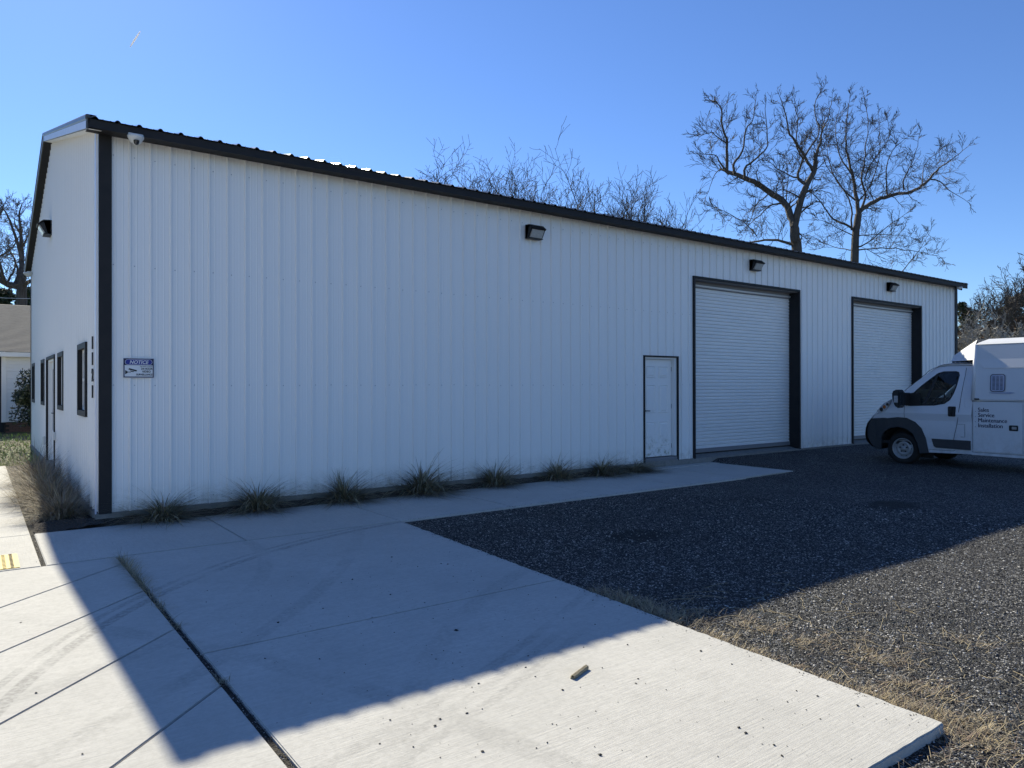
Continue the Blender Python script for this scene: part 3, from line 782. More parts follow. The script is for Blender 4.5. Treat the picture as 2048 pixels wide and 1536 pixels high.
# cab side skins; x offset follows belt and tumblehome
def sx(z):
    if z > 1.08: return .012 + .19 * ((z - 1.08) / .87) ** 1.35
    if z > .80: return .012 - .022 * (1 - abs(z - .94) / .14)
    return .012 + .02 * max(0, (.45 - z)) 
ARCH = [(-.528, .15), (-.468, .446), (-.386, .633), (-.261, .756), (-.092, .832), (.1, .845), (.323, .815), (.39, .823), (.687, .797)]
UP = [(.687, .797), (.60, .885), (.47, 1.02), (.35, 1.12), (.23, 1.20), (.06, 1.30), (-.01, 1.375), (-.222, 1.572), (-.43, 1.742), (-.553, 1.846), (-.654, 1.905), (-.76, 1.932), (-.86, 1.942), (-1.03, 1.945), (-1.335, 1.935)]
WIN = [(-.12, 1.085), (-.2, 1.357), (-.347, 1.508), (-.532, 1.666), (-.654, 1.765), (-.754, 1.796), (-.989, 1.796), (-1.045, 1.776), (-1.064, 1.712), (-1.03, 1.487), (-.988, 1.342), (-.929, 1.218), (-.831, 1.143), (-.632, 1.103)]
for side in (0, 1):
    f = (lambda y, z: (sx(z), y, z)) if side == 0 else (lambda y, z: (VW - sx(z), y, z))
    def noseins(y, z, f=f, side=side):
        p = f(y, z); e = .07 * max(0, (y - .1)) ** 1.0
        return (p[0] + (e if side == 0 else -e), p[1], p[2])
    cuts = [('v', 1.08), ('v', .94), ('v', .80), ('v', 1.25), ('v', 1.5), ('v', 1.7), ('v', .6), ('u', .1), ('u', .3)]
    o = plate('cab_body', [(-1.335, .172)] + ARCH + UP[1:], [WIN], noseins, M['vanw'], V, cuts=cuts, smooth=False); o.location.z = DZ
    CL = [(.753, .725), (.687, .797), (.39, .823), (.323, .815), (.1, .847), (-.092, .838), (-.261, .76), (-.386, .637), (-.468, .448), (-.53, .143), (-.364, .12), (-.312, .33), (-.219, .517), (-.092, .608), (.081, .644), (.257, .613), (.391, .529), (.448, .415), (.471, .145), (.60, .17), (.70, .25), (.785, .40), (.79, .55)]
    def cf(y, z, side=side):
        e = .07 * max(0, y - .1) + (.03 if y > .6 else 0)
        x = -.012 + e; return (x if side == 0 else VW - x, y, z)
    o = plate('wheel_arch', CL, [], cf, M['clad'], V, back=(.05 if side == 0 else -.05, 0, 0), cuts=[('u', .1), ('u', .3), ('u', .6)]); o.location.z = DZ
    if side == 0:
        clad_o = o
    # wheel well
    mb = MB(); pts = [(.0, .45 * math.cos(t) + .04, .2 + .43 * math.sin(t)) for t in [math.pi * i / 12 for i in range(13)]]
    xa, xb = (.03, .38) if side == 0 else (VW - .03, VW - .38)
    mb.grid([[(xa, y, z) for _, y, z in pts], [(xb, y, z) for _, y, z in pts]]); mb.quad((xb, -.45, -.0), (xb, .5, -.0), (xb, .5, .64), (xb, -.45, .64)); vb(mb, 'wheel_well', M['dark'])
    # window: black rubber edge, glass, quarter divider
    ins = []
    cxw, czw = -.62, 1.42
    for y, z in WIN:
        d = math.hypot(y - cxw, z - czw); k_ = 1 - .028 / d; ins.append((cxw + (y - cxw) * k_, czw + (z - czw) * k_))
    def gf(y, z, side=side): x = sx(z) - .003; return (x if side == 0 else VW - x, y, z)
    wf = plate('window_rubber', WIN, [ins], gf, M['black'], V, back=(.012 if side == 0 else -.012, 0, 0)); wf.location.z = DZ
    def gf2(y, z, side=side): x = sx(z) + .006; return (x if side == 0 else VW - x, y, z)
    g_ = plate('side_window', WIN, [], gf2, M['vglass'], V); g_.location.z = DZ
    mb = MB(); mb.prism([(sx(1.1) + .0, -.40, 1.1), (sx(1.1), -.46, 1.1), (sx(1.74), -.67, 1.75), (sx(1.74), -.62, 1.75)], (.02, 0, 0))
    if side: mb.v = [(VW - a, b, c) for a, b, c in mb.v]
    vb(mb, 'window_divider', M['black'])
    # lower black moulding
    o = plate('side_moulding', [(-.586, .436), (-1.31, .434), (-1.31, .252), (-.67, .258), (-.63, .287)], [], lambda y, z, side=side: (-.006 if side == 0 else VW + .006, y, z), M['clad'], V, back=(.03 if side == 0 else -.03, 0, 0)); o.location.z = DZ
# left side details
def line(pts, name, w=.006, m=M['black'], off=.0):
    mb = MB(); mb.tube([(sx(z) - .001 + off + (.07 * max(0, y - .1)), y, z) for y, z in pts], w, 4); return vb(mb, name, m)
dr = line([(-.043, 1.078), (-.045, .95), (-.043, .842)], 'door_seam', .004)
line([(-1.171, 1.86), (-1.165, 1.70), (-1.151, 1.568), (-1.135, 1.38), (-1.121, 1.2), (-1.10, 1.0), (-1.082, .851), (-1.055, .70), (-1.024, .561), (-1.0, .436)], 'door_seam', .0045)
line([(-.45, 1.80), (-.56, 1.865), (-.66, 1.89), (-.80, 1.905), (-1.33, 1.9)], 'roof_gutter', .006)
line([(-.02, 1.40), (-.222, 1.585), (-.42, 1.755), (-.45, 1.80)], 'roof_gutter', .006)
line([(-1.072, .748), (-1.205, .748), (-1.205, .50), (-1.13, .499)], 'fuel_flap_seam', .004)
line([(-1.235, 1.8), (-1.2, 1.8), (-1.195, 1.6), (-1.19, 1.2), (-1.22, 1.08), (-1.33, 1.07)], 'panel_crease', .005, M['vanw'])
line([(-.528, .215), (-.85, .213), (-1.0, .215), (-1.03, .24)], 'sill_seam', .004)
mb = MB(); mb.box(-.026, .03, -1.044, -.905, .895, 1.095); hd = vb(mb, 'door_handle', M['black'], bevel=.012)
mb = MB(); mb.tube([(-.024, -.975, .92), (-.04, -.975, .95), (-.04, -.975, 1.04), (-.024, -.975, 1.07)], .014, 6); mb.build('grip', M['black'], hd, smooth=True)
# headlight with lamps
def hlf(y, z): return (.035 + .26 * max(0, y - .30) ** 1.2, y, z)
HL = [(.585, .872), (.53, .975), (.46, 1.05), (.367, 1.128), (.215, 1.21), (.262, 1.088), (.335, .995), (.457, .91)]
for side in (0, 1):
    o = plate('headlight', HL, [], (lambda y, z: (hlf(y, z)[0] - .055, y + .01, z + .006)) if side == 0 else (lambda y, z: (VW - hlf(y, z)[0] + .055, y + .01, z + .006)), M['headl'], V, back=(.08 if side == 0 else -.08, .0, 0)); o.location.z = DZ
    if side == 0:
        for cy, cz, r, m_ in ((.44, 1.0, .045, M['black']), (.37, 1.055, .04, M['amber']), (.30, 1.11, .03, M['black'])):
            mb = MB(); mb.lathe([(0, r), (-.008, r * .8), (-.009, 0)], (hlf(cy, cz)[0] - .058, cy, cz), 'x', 12); mb.build('lamp', m_, o)
# badge
bd = MB(); bd.box(-.003, .0, -.30, -.062, .895, .93); bdo = vb(bd, 'badge', M['black'])
o = put_text('PROMASTER', .034, (-.0035, -.072, .899), M['signw'], bdo, 'LEFT', rot=(R_(90), 0, R_(-90)), sx=1.0)
o = put_text('1500', .06, (-.002, -.066, .945), M['grey'], bdo, 'LEFT', rot=(R_(90), 0, R_(-90)), bold=.001, sx=.85)
# tow mirror
mi = MB(); prof = [(-.0, 1.37), (-.05, 1.42), (-.12, 1.43), (-.15, 1.41), (-.16, 1.10), (-.14, 1.05), (-.09, 1.055), (-.045, 1.12), (-.005, 1.25)]
mi.prism([(-.42, y, z) for y, z in prof], (.22, 0, 0)); mir = vb(mi, 'wing_mirror', M['black'], bevel=.02)
mi = MB(); mi.prism([(-.21, y, z) for y, z in [(-.06, 1.36), (-.15, 1.36), (-.15, 1.10), (-.06, 1.12)]], (.26, 0, 0)); mi.build('mirror_arm', M['black'], mir, bevel=.01)
mi = MB(); mi.prism([(.0, y, z) for y, z in [(-.06, 1.09), (-.10, 1.34), (-.2, 1.36), (-.36, 1.36), (-.36, 1.10)]], (.035, 0, 0)); mi.build('mirror_foot', M['black'], mir, bevel=.008)
mi = MB(); mi.box(-.428, -.418, -.13, -.05, 1.16, 1.30); mi.build('marker_lens', M['headl'], mir, bevel=.004)
mi = MB(); mi.box(-.40, -.225, -.168, -.158, 1.09, 1.38); mi.build('mirror_glass', M['glassdark'], mir)
mi = MB(); mi.prism([(VW + .42, y, z) for y, z in prof], (-.22, 0, 0)); mir2 = vb(mi, 'wing_mirror', M['black'], bevel=.02)
mi = MB(); mi.prism([(VW + .21, y, z) for y, z in [(-.06, 1.36), (-.15, 1.36), (-.15, 1.10), (-.06, 1.12)]], (-.26, 0, 0)); mi.build('mirror_arm', M['black'], mir2, bevel=.01)
# interior: seats, wheel, bulkhead posts
mb = MB(); mb.box(.25, .75, -1.05, -.55, .45, .85); vb(mb, 'seat', M['dark'], bevel=.05)
mb = MB(); mb.prism([(.27, -1.0, .8), (.27, -.86, .8), (.27, -1.05, 1.42), (.27, -1.17, 1.42)], (.46, 0, 0)); vb(mb, 'seat_back', M['dark'], bevel=.04)
mb = MB(); mb.prism([(.1, -.25, .7), (.1, .02, .7), (.1, -.02, 1.25), (.1, -.3, 1.16)], (VW - .2, 0, 0)); vb(mb, 'dashboard', M['dark'], bevel=.03)
mb = MB(); c_ = Vector((.5, -.48, 1.16)); ring = [c_ + Vector((.2 * math.cos(a), -.1 * math.sin(a), .17 * math.sin(a))) for a in [2 * math.pi * i / 20 for i in range(21)]]
mb.tube(ring, .016, 6); mb.tube([c_, c_ + Vector((0, .25, -.12))], .02, 6); vb(mb, 'steering_wheel', M['dark'])
mb = MB(); mb.box(.1, VW - .1, -1.30, .5, .28, .34); vb(mb, 'floor', M['dark'])
mb = MB(); mb.box(.12, VW - .12, -1.32, -1.27, .3, 1.12); vb(mb, 'rear_panel', M['dark'])
# wheels
def wheel(x, y, face):
    mb = MB(); s = face; c = (x, y, .19)
    mb.lathe([(s * .02, .215), (s * .0, .25), (-s * .0, .30), (s * .02, .322), (s * .06, .332), (s * .15, .334), (s * .2, .32), (s * .215, .22), (s * .2, .2)], c, 'x', 40); w = vb(mb, 'wheel', M['tyre'], smooth=True)
    mb = MB(); mb.lathe([(s * .012, .218), (s * .008, .206), (s * .03, .198), (s * .075, .19), (s * .08, .165), (s * .045, .14), (s * .035, .115), (s * .05, .10), (s * .052, .05), (s * .03, .045), (s * .02, .035), (s * .02, .0)], c, 'x', 32); mb.build('rim', M['rim'], w, smooth=True)
    for k in range(5):
        a = 2 * math.pi * k / 5 + .3; mb = MB(); mb.lathe([(s * .052, .014), (s * .03, .014), (s * .028, 0)], (x, y + .073 * math.cos(a), .19 + .073 * math.sin(a)), 'x', 8); mb.build('wheel_nut', M['black'], w)
    for k in range(10):
        a = 2 * math.pi * k / 10; mb = MB(); mb.lathe([(s * .066, .015), (s * .0565, .0)], (x, y + .148 * math.cos(a), .19 + .148 * math.sin(a)), 'x', 8); mb.build('rim_hole', M['black'], w)
wheel(.045, .02, 1); wheel(VW - .045, .02, -1); wheel(.10, -3.45, 1); wheel(VW - .10, -3.45, -1)
# box body
BX0, BX1, BY0, BY1 = -.0, VW + .0, -1.33, -4.9
mb = MB(); mb.box(BX0 + .03, BX1 - .03, BY1, BY0 + .01, .215, 1.20); bl = vb(mb, 'box_body', M['boxw'], bevel=.012)
lean = .05
mb = MB(); mb.prism([(BX0 - .01, BY0, 1.21), (BX0 + lean, BY0 - .04, 2.30), (BX1 - lean, BY0 - .04, 2.30), (BX1 + .01, BY0, 1.21)], (0, BY1 - BY0, 0)); vb(mb, 'box_upper', M['boxw'], bevel=.03)
# lower compartment doors
mb = MB(); mb.box(.012, .04, -2.19, BY0 - .02, .235, 1.185); d1 = vb(mb, 'compartment_door', M['boxw'], bevel=.006)
mb = MB(); mb.box(.012, .04, -3.05, -2.215, .235, 1.185); vb(mb, 'compartment_door', M['boxw'], bevel=.006)
mb = MB(); mb.box(.012, .04, -4.85, -4.05, .235, 1.185); vb(mb, 'compartment_door', M['boxw'], bevel=.006)
mb = MB(); mb.box(-.0, .02, -2.12, -1.97, .66, .765); lt = mb.build('latch', M['black'], d1, bevel=.008)
mb = MB(); mb.box(-.008, .0, -2.10, -2.02, .69, .74); mb.build('latch_handle', M['rim'], d1, bevel=.004)
mb = MB(); mb.box(-.012, .03, BY1, BY0, .165, .212); vb(mb, 'box_skirt', M['boxw'], bevel=.006)
mb = MB(); mb.box(-.02, .02, -1.47, BY0 - .005, 1.232, 1.262); vb(mb, 'hinge', M['clad'], bevel=.004)
# raised upper panel, tilted so its shape gives the bright sky reflection, bottom corner cut off
def up(y, z, o=-.008): return (BX0 - .01 + (lean + .01) * (z - 1.21) / 1.09 + o, y, z)
pp = [(-1.43, 2.27), (-1.46, 1.93), (-1.56, 1.84), (BY1 + .05, 1.84), (BY1 + .05, 2.27)]
o = plate('upper_panel', pp, [], lambda y, z: up(y, z, -.012 + (z - 1.84) * .07), M['boxw'], V, back=(.05, 0, 0)); o.location.z = DZ
# post at the front edge
mb = MB(); mb.tube([up(-1.36, 1.22, .008), up(-1.385, 2.30, .008)], .035, 8); vb(mb, 'corner_post', M['boxw'], smooth=True)
# roof: chamfered bands, then the wind deflector that reaches over the cab
mb = MB(); a_, b_ = lean, VW - lean
for (i0, z0), (i1, z1) in (((.0, 2.30), (.06, 2.345)), ((.075, 2.35), (.20, 2.41))):
    mb.quad((a_ + i0, BY0 - .05 - i0 * .8, z0), (a_ + i1, BY0 - .05 - i1 * .8, z1), (a_ + i1, BY1, z1), (a_ + i0, BY1, z0))
    mb.quad((b_ - i0, BY0 - .05, z0), (b_ - i0, BY1, z0), (b_ - i1, BY1, z1), (b_ - i1, BY0 - .05, z1))
mb.quad((a_ + .06, BY0 - .1, 2.345), (a_ + .075, BY0 - .11, 2.35), (a_ + .075, BY1, 2.35), (a_ + .06, BY1, 2.345))
mb.quad((a_ + .20, BY0 - .2, 2.41), (b_ - .20, BY0 - .2, 2.41), (b_ - .20, BY1, 2.41), (a_ + .20, BY1, 2.41))
mb.poly([(a_, BY1, 2.30), (a_ + .2, BY1, 2.41), (b_ - .2, BY1, 2.41), (b_, BY1, 2.30)])
vb(mb, 'box_roof', M['boxw'])
mb = MB(); yf = -.78
secs = [(BY0 - .02, 2.01, .05, 2.31, .21, 2.405), (-1.12, 2.0, .20, 2.20, .36, 2.30), (yf, 2.0, .38, 2.05, .52, 2.12)]
rows = []
for y, zb, xi, zm, xt, zt in secs:
    rows.append([(xi - .02, y, zb), (xi + .06, y, zm - .03), (xt, y, zt), (VW - xt, y, zt), (VW - xi - .06, y, zm - .03), (VW - xi + .02, y, zb)])
mb.grid(rows); mb.poly(rows[-1]); vb(mb, 'wind_deflector', M['boxw'])
mb = MB(); mb.box(.36, VW - .36, yf - .5, yf - .04, 1.955, 2.005); dk = vb(mb, 'deflector_mount', M['black'])
for k in range(5):
    mb = MB(); mb.lathe([(0, .012), (-.006, .0)], (.359, yf - .1 - k * .085, 1.98), 'x', 8); mb.build('bolt', M['rim'], dk)
# lettering and printed air conditioner
for t_, z in (('Sales', 1.005), ('Service', .905), ('Maintenance', .805), ('Installation', .705)):
    for dy_, dx_ in ((0, 0), (.0022, .0004), (-.0022, .0008)):
        put_text(t_, .112, (.0115 - dx_, -1.44 - dy_, z), M['navy'], d1, 'LEFT', rot=(R_(90), 0, R_(-90)), sx=.88)
    put_text('.', .10, (.0115, -1.385, z), M['navy'], d1, 'LEFT', rot=(R_(90), 0, R_(-90)))
M['printgrey'] = mat('print_grey_blue', (.34, .38, .50), .4)
M['printdark'] = mat('print_dark', (.03, .035, .06), .4)
def rr(y0, y1, z0, z1, r, n=5):
    P = []
    for cy, cz, a0 in ((y0 - r, z1 - r, 90), (y0 - r, z0 + r, 0), (y1 + r, z0 + r, -90), (y1 + r, z1 - r, 180)):
        pass
    for cy, cz, s0 in ((y0 - r, z1 - r, 0), (y1 + r, z1 - r, 1), (y1 + r, z0 + r, 2), (y0 - r, z0 + r, 3)):
        for i in range(n + 1):
            a = math.pi / 2 * (s0 + i / n); P.append((cy + r * math.cos(a), cz + r * math.sin(a)))
    return P
def decal(poly, m, off, parent, name='print'):
    mb = MB(); mb.poly([up(y, z, off) for y, z in poly]); return mb.build(name, m, parent)
pr = MB(); pr.poly([up(y, z, -.0135) for y, z in rr(-1.66, -1.915, 1.39, 1.725, .05)]); pro = vb(pr, 'printed_air_conditioner', M['printdark'])
decal(rr(-1.672, -1.903, 1.402, 1.713, .04), M['printgrey'], -.0145, pro)
for c in range(3):
    for r in range(11):
        y0 = -1.70 - c * .065; z0 = 1.43 + r * .0235
        decal([(y0, z0), (y0 - .046, z0), (y0 - .046, z0 + .011), (y0, z0 + .011)], M['printdark'], -.0155, pro, 'vent_slot')
decal([(-1.63, 1.375), (-1.70, 1.355), (-2.0, 1.35), (-2.09, 1.372), (-2.0, 1.388)], M['printgrey'], -.0135, pro, 'printed_shadow')

# ------------------------------------------------------------------ grasses, stones, litter
GM = [mat('dry_blade', (.26, .22, .16), .8), mat('olive_blade', (.20, .19, .12), .75), mat('dull_green_blade', (.12, .13, .08), .75), mat('straw_blade', (.42, .34, .20), .8), mat('reddish_blade', (.21, .15, .11), .8)]
def blade(mb, base, az, lean_, L, w, droop, segs=4, rnd=random):
    d = Vector((math.cos(az), math.sin(az), 0)); side = Vector((-d.y, d.x, 0)); p = Vector(base); th = lean_; n0 = len(mb.v)
    for i in range(segs + 1):
        ww = w * (1 - (i / segs) ** 1.5) * .5 + .0004
        a, b = p - side * ww, p + side * ww; mb.v += [(a.x, a.y, a.z), (b.x, b.y, b.z)]
        st = L / segs; p = p + (d * math.sin(th) + Vector((0, 0, math.cos(th)))) * st; th += droop / segs
        if p.z < base[2] + .004: p.z = base[2] + .004
    for i in range(segs): q = n0 + 2 * i; mb.f.append((q, q + 1, q + 3, q + 2)); mb.m.append(mb.mi)
def tuft_mesh(seed, n, Lm, spread, pal, wid=.004, up_=.25, name='blades'):
    r = random.Random(seed); mb = MB()
    for i in range(n):
        mb.mi = r.choice(pal); az = r.uniform(0, 2 * math.pi); rr_ = abs(r.gauss(0, spread))
        base = (rr_ * math.cos(az), rr_ * math.sin(az), 0)
        out = min(1, rr_ / spread) * .45
        blade(mb, base, az + r.gauss(0, .5), abs(r.gauss(up_, .3)) + out, Lm * r.uniform(.45, 1.12), wid * r.uniform(.6, 1.3), r.uniform(.5, 1.9), 5, r)
    return mb.mesh(name, GM)
green = [tuft_mesh(10 + k, 640, .66, .10, [1, 1, 2, 0, 3, 3, 4], .0078, .42) for k in range(3)]
drym = [tuft_mesh(20 + k, 1200, .62, .11, [0, 0, 0, 1, 4, 3], .0052, .35) for k in range(2)]
def tuft(loc, me, label, s, sz, rz, group, dead=None):
    t = thing('ornamental_grass', label, 'ornamental grass', loc, rz, group)
    o = link('blades', me, t); o.scale = (s, s, sz * (.98 if dead else 1))
    if dead: o2 = link('dry_blades', dead, t); o2.scale = (s * .8, s * .8, sz * .35)
    return t
lowdry = tuft_mesh(31, 500, .6, .12, [0, 0, 4], .004, .9)
names = ['first from the corner', 'second from the corner', 'third from the corner, with a taller green sprig', 'fourth from the corner, the widest', 'fifth from the corner', 'sixth from the corner', 'seventh from the corner', 'nearest the side door']
for i, (x, y, s, h) in enumerate([(.67, -.17, 1.15, .75), (1.80, -.165, 1.3, .95), (3.02, -.15, 1.25, .85), (4.26, -.15, 1.55, 1.1), (5.62, -.16, 1.15, .95), (6.95, -.15, 1.05, .8), (8.02, -.15, 1.35, .75), (8.92, -.16, 1.25, .5)]):
    if i == 7: x = 8.85
    tuft((x, y, -.10), green[i % 3], 'low dark grass clump against the long wall, ' + names[i], s, h, i * 1.3, 'grass clumps along the long wall', lowdry)
g3 = MB(); r = random.Random(4); g3.mi = 1
for i in range(60): blade(g3, (r.gauss(0, .025), r.gauss(0, .025), 0), r.uniform(0, 6.3), abs(r.gauss(.08, .08)), r.uniform(.3, .52), .007, r.uniform(0, .6), 5)
g3.build('weed', GM, label='upright green weed growing inside the third grass clump', category='weed').location = (2.98, -.13, -.12)
gl = ['big dry grass clump at the corner by the gable wall, nearest the walkway crossing', 'second big dry grass clump along the gable wall', 'third dry grass clump on the gable side, below the front doors', 'sunlit dry grass clump leaning over the left sidewalk', 'farthest dry grass clump on the gable side by the lawn']
for i, (x, y, s, h) in enumerate([(-.33, .62, 1.0, .92), (-.34, 1.75, 1.1, 1.1), (-.36, 3.1, 1.1, 1.25), (-.50, 2.4, 1.0, 1.0), (-.38, 4.7, 1.15, 1.3)]):
    tuft((x, y, -.12), drym[i % 2], gl[i], s, h, i * 2.1, 'dry grass clumps along the gable wall', None)

def scatter_stones(name, pts, m, label=None, seed=0, **kw):
    """pts: iterable of (x,y,z,size)"""
    r = random.Random(seed); mb = MB()
    for x, y, z, s in pts:
        a = r.uniform(0, 6.28); n0 = len(mb.v); hz = s * r.uniform(.35, .6)
        sa, sb = s * r.uniform(.7, 1.15), s * r.uniform(.5, .9); mb.mi = 0 if r.random() < .70 else (1 if r.random() < .66 else 2)
        for k in range(4):
            t = a + k * math.pi / 2 + r.uniform(-.35, .35); rad = sa if k % 2 else sb
            mb.v.append((x + rad * math.cos(t), y + rad * math.sin(t), z + hz * r.uniform(-.1, .35)))
        mb.v.append((x + r.uniform(-.3, .3) * s, y + r.uniform(-.3, .3) * s, z + hz)); mb.v.append((x, y, z - hz * .7))
        for k in range(4):
            k2 = (k + 1) % 4; mb.f.append((n0 + k, n0 + k2, n0 + 4)); mb.f.append((n0 + k2, n0 + k, n0 + 5)); mb.m += [mb.mi] * 2
    o = mb.build(name, m); o['kind'] = 'stuff'
    if label: o['label'] = label; o['category'] = kw.get('cat', 'gravel')
    return o
SM = [mat('dark_stone', (.020, .0195, .019), .6, spec=.3, noise=(30, .8, (.042, .041, .039))), mat('grey_stone', (.15, .148, .14), .6, spec=.3), mat('pale_stone', (.46, .445, .42), .6, spec=.3)]
DK = [mat('black_stone', (.012, .012, .013), .8)] * 3
r = random.Random(77)
def edge_x(y): return 2.925 + (y + 2.06) * (2.925 - 2.57) / 6.21
def onslab(x, y): return (-.1 < x < edge_x(y) and -8.27 < y < -2) or (x < 11.28 and y > -2.06) or x < -.1
P = []
while len(P) < 85000:
    # denser near the camera
    d = 1.6 + 9.5 * r.random() ** 1.3; a = r.uniform(R_(-12), R_(64)); x = CAM.x + d * math.cos(a); y = CAM.y + d * math.sin(a)
    if y > .0 or onslab(x - .005, y) : continue
    P.append((x, y, gz(x, y) + r.uniform(-.002, .004), r.uniform(.0035, .0105) * (1 + .06 * d)))
scatter_stones('loose_gravel', P, SM, 'loose dark crushed gravel covering the parking lot', 5, cat='gravel')
# stones carried onto the concrete
P = []
for i in range(720):
    if r.random() < .65: x = r.uniform(.2, 2.7); y = -8.25 + (r.random() ** 1.3) * 4.6
    else: x = r.uniform(-1.6, 11); y = r.uniform(-8.2, -.5)
    if not onslab(x, y) or x > edge_x(y) - .03 and y < -2.06: continue
    P.append((x, y, -.098, .0036 * math.exp(r.gauss(0, .5))))
for px, py, s in ((1125, 1380, .010), (1272, 1367, .010), (880, 1438, .011), (780, 1440, .010), (870, 1452, .010), (965, 1503, .011), (72, 1386, .010), (165, 1508, .008), (1715, 1411, .012), (1478, 1455, .011), (1492, 1466, .012), (1548, 1490, .010), (1200, 1510, .012), (530, 1317, .008), (963, 1153, .007), (1190, 1249, .008), (1635, 1392, .009)):
    q = at(px, py, 1); t = (-.098 - CAM.z) / (q - CAM).z; w_ = CAM + (q - CAM) * t; P.append((w_.x, w_.y, -.097, s))
for i in range(420):
    y = r.uniform(-8.2, -2.2); P.append((edge_x(y) - abs(r.gauss(0, .035)) - .004, y, -.098, r.uniform(.002, .006)))
for i in range(260):
    x = r.uniform(3.0, 11.2); P.append((x, -2.05 + abs(r.gauss(0, .03)), -.098, r.uniform(.003, .007)))
scatter_stones('stray_stones', P, DK, 'small black stones scattered over the concrete slab', 9, cat='stones')
# mulch bed pebbles at the corner
P = []
for i in range(900): P.append((r.uniform(-.65, -.30), r.uniform(-.30, 1.2), -.112, r.uniform(.006, .016)))
for i in range(1500): P.append((r.uniform(-.6, 9.2), r.uniform(-.30, -.02), -.118, r.uniform(.005, .014)))
scatter_stones('bed_pebbles', P, [SM[0], mat('mulch_chip', (.10, .07, .05), .9), SM[1]], 'small pebbles and bark chips lying in the planting bed', 12, cat='pebbles')

# dry grass along the outer slab edge
mb = MB()
def dry_at(x, y, z, n, L, sp, pal, up_=1.0):
    for i in range(n):
        mb.mi = r.choice(pal); px_, py_ = x + r.gauss(0, sp), y + r.gauss(0, sp)
        if onslab(px_ - .004, py_): 
            px_ = edge_x(py_) + abs(px_ - edge_x(py_)) * .3 + .01 if py_ > -8.27 else px_
        blade(mb, (px_, py_, gz(px_, py_) + .002), r.uniform(0, 6.3), abs(r.gauss(up_, .35)), L * r.uniform(.4, 1.2), .0028 * r.uniform(.7, 1.4), r.uniform(.2, .9), 3, r)
for i in range(190):
    t = r.random(); y = -8.45 + 2.95 * t; dens = .5 + .5 * math.sin(t * 9 + 1); x = edge_x(y) + .02 + abs(r.gauss(0, .10)) * (.5 + dens)
    dry_at(x, y, 0, int(30 * (.35 + dens)), .085, .045, [0, 3, 3, 4, 0], 1.05)
for i in range(26): dry_at(r.uniform(1.9, 3.1), r.uniform(-8.9, -8.32), 0, 26, .08, .05, [0, 3, 4], 1.0)
for cx, cy, sp, n in ((3.15, -6.75, .10, 22), (3.25, -7.2, .13, 26), (3.35, -7.55, .12, 30), (3.0, -7.95, .10, 26), (3.95, -7.75, .12, 12), (3.1, -6.35, .1, 12)):
    for i in range(n // 2): dry_at(cx + r.gauss(0, sp), cy + r.gauss(0, sp), 0, 22, .075, .04, [0, 3, 4, 0], 1.1)
for i in range(90):
    x, y = r.uniform(2.9, 4.4), r.uniform(-8.4, -6.0); L = r.uniform(.12, .4); a = r.uniform(0, 6.3); mb.mi = 3
    pts = [Vector((x + L * k / 5 * math.cos(a + .25 * k * (r.random() - .5)), y + L * k / 5 * math.sin(a), 0)) for k in range(6)]
    mb.tube([(p.x, p.y, gz(p.x, p.y) + .012 + .008 * math.sin(k)) for k, p in enumerate(pts) if not onslab(p.x, p.y)] or [(4, -7, -.2), (4.01, -7, -.2)], .0012, 3, cap=False)
o = mb.build('dry_grass', GM); o['kind'] = 'stuff'; o['label'] = 'dead straw coloured grass and runners along the slab edge'; o['category'] = 'dry grass'
# weeds in the wide joint
mb = MB()
for i in range(1300):
    t = r.random() ** 1.2; y = -2.12 - 2.4 * t; dens = math.exp(-((t - .3) / .33) ** 2) + .12
    if r.random() > dens: continue
    mb.mi = r.choice([0, 1, 3, 3, 1]); blade(mb, (-.08 + r.gauss(0, .012), y, -.11), r.choice([r.gauss(0, .7), r.gauss(math.pi, .7)]), abs(r.gauss(1.1, .35)), r.uniform(.04, .16), .0032, r.uniform(.2, .9), 4, r)
for yy in (-4.0, -4.55, -5.68):
    for i in range(50): mb.mi = r.choice([0, 1, 3]); blade(mb, (-.08 + r.gauss(0, .02), yy + r.gauss(0, .05), -.11), r.uniform(0, 6.3), abs(r.gauss(1.0, .3)), r.uniform(.03, .08), .003, .5, 3, r)
o = mb.build('joint_weeds', GM); o['kind'] = 'stuff'; o['label'] = 'dry weeds growing out of the wide joint in the driveway'; o['category'] = 'weeds'
P = [(-.08 + r.uniform(-.024, .024), r.uniform(-8.4, -2.2), -.108, r.uniform(.003, .007)) for i in range(1500)]
P += [(-.68 + r.uniform(-.012, .012), r.uniform(-2.05, -.3), -.110, r.uniform(.003, .006)) for i in range(300)]
scatter_stones('joint_grit', P, [SM[0], SM[1], SM[2]], 'grit filling the open joints of the concrete', 13, cat='grit')
# short piece of wood
t = thing('wood_scrap', 'short split piece of pale wood lying on the sunlit concrete', 'piece of wood', (1.56, -6.785, -.1), R_(20))
M['wood'] = mat('weathered_wood', (.33, .29, .19), .8, noise=(30, 1, (.13, .10, .06), (1, 8, 8)), bump=(60, .8, .004, (.3, 3, 3)))
mb = MB(); mb.prism([(-.085, -.014, .003), (-.085, .013, .001), (-.085, .016, .014), (-.085, .002, .024), (-.085, -.012, .019)], (.17, .003, .002)); mb.v = [(a + random.Random(i).uniform(-.006, .006), b, c) for i, (a, b, c) in enumerate(mb.v)]
mb.build('split_wood', M['wood'], t)
mb = MB(); mb.mi = 0; mb.prism([(-.088, -.006, .010), (-.088, .004, .010), (-.088, .003, .018), (-.088, -.005, .017)], (.006, 0, 0)); mb.build('dark_end', M['dirt'], t)

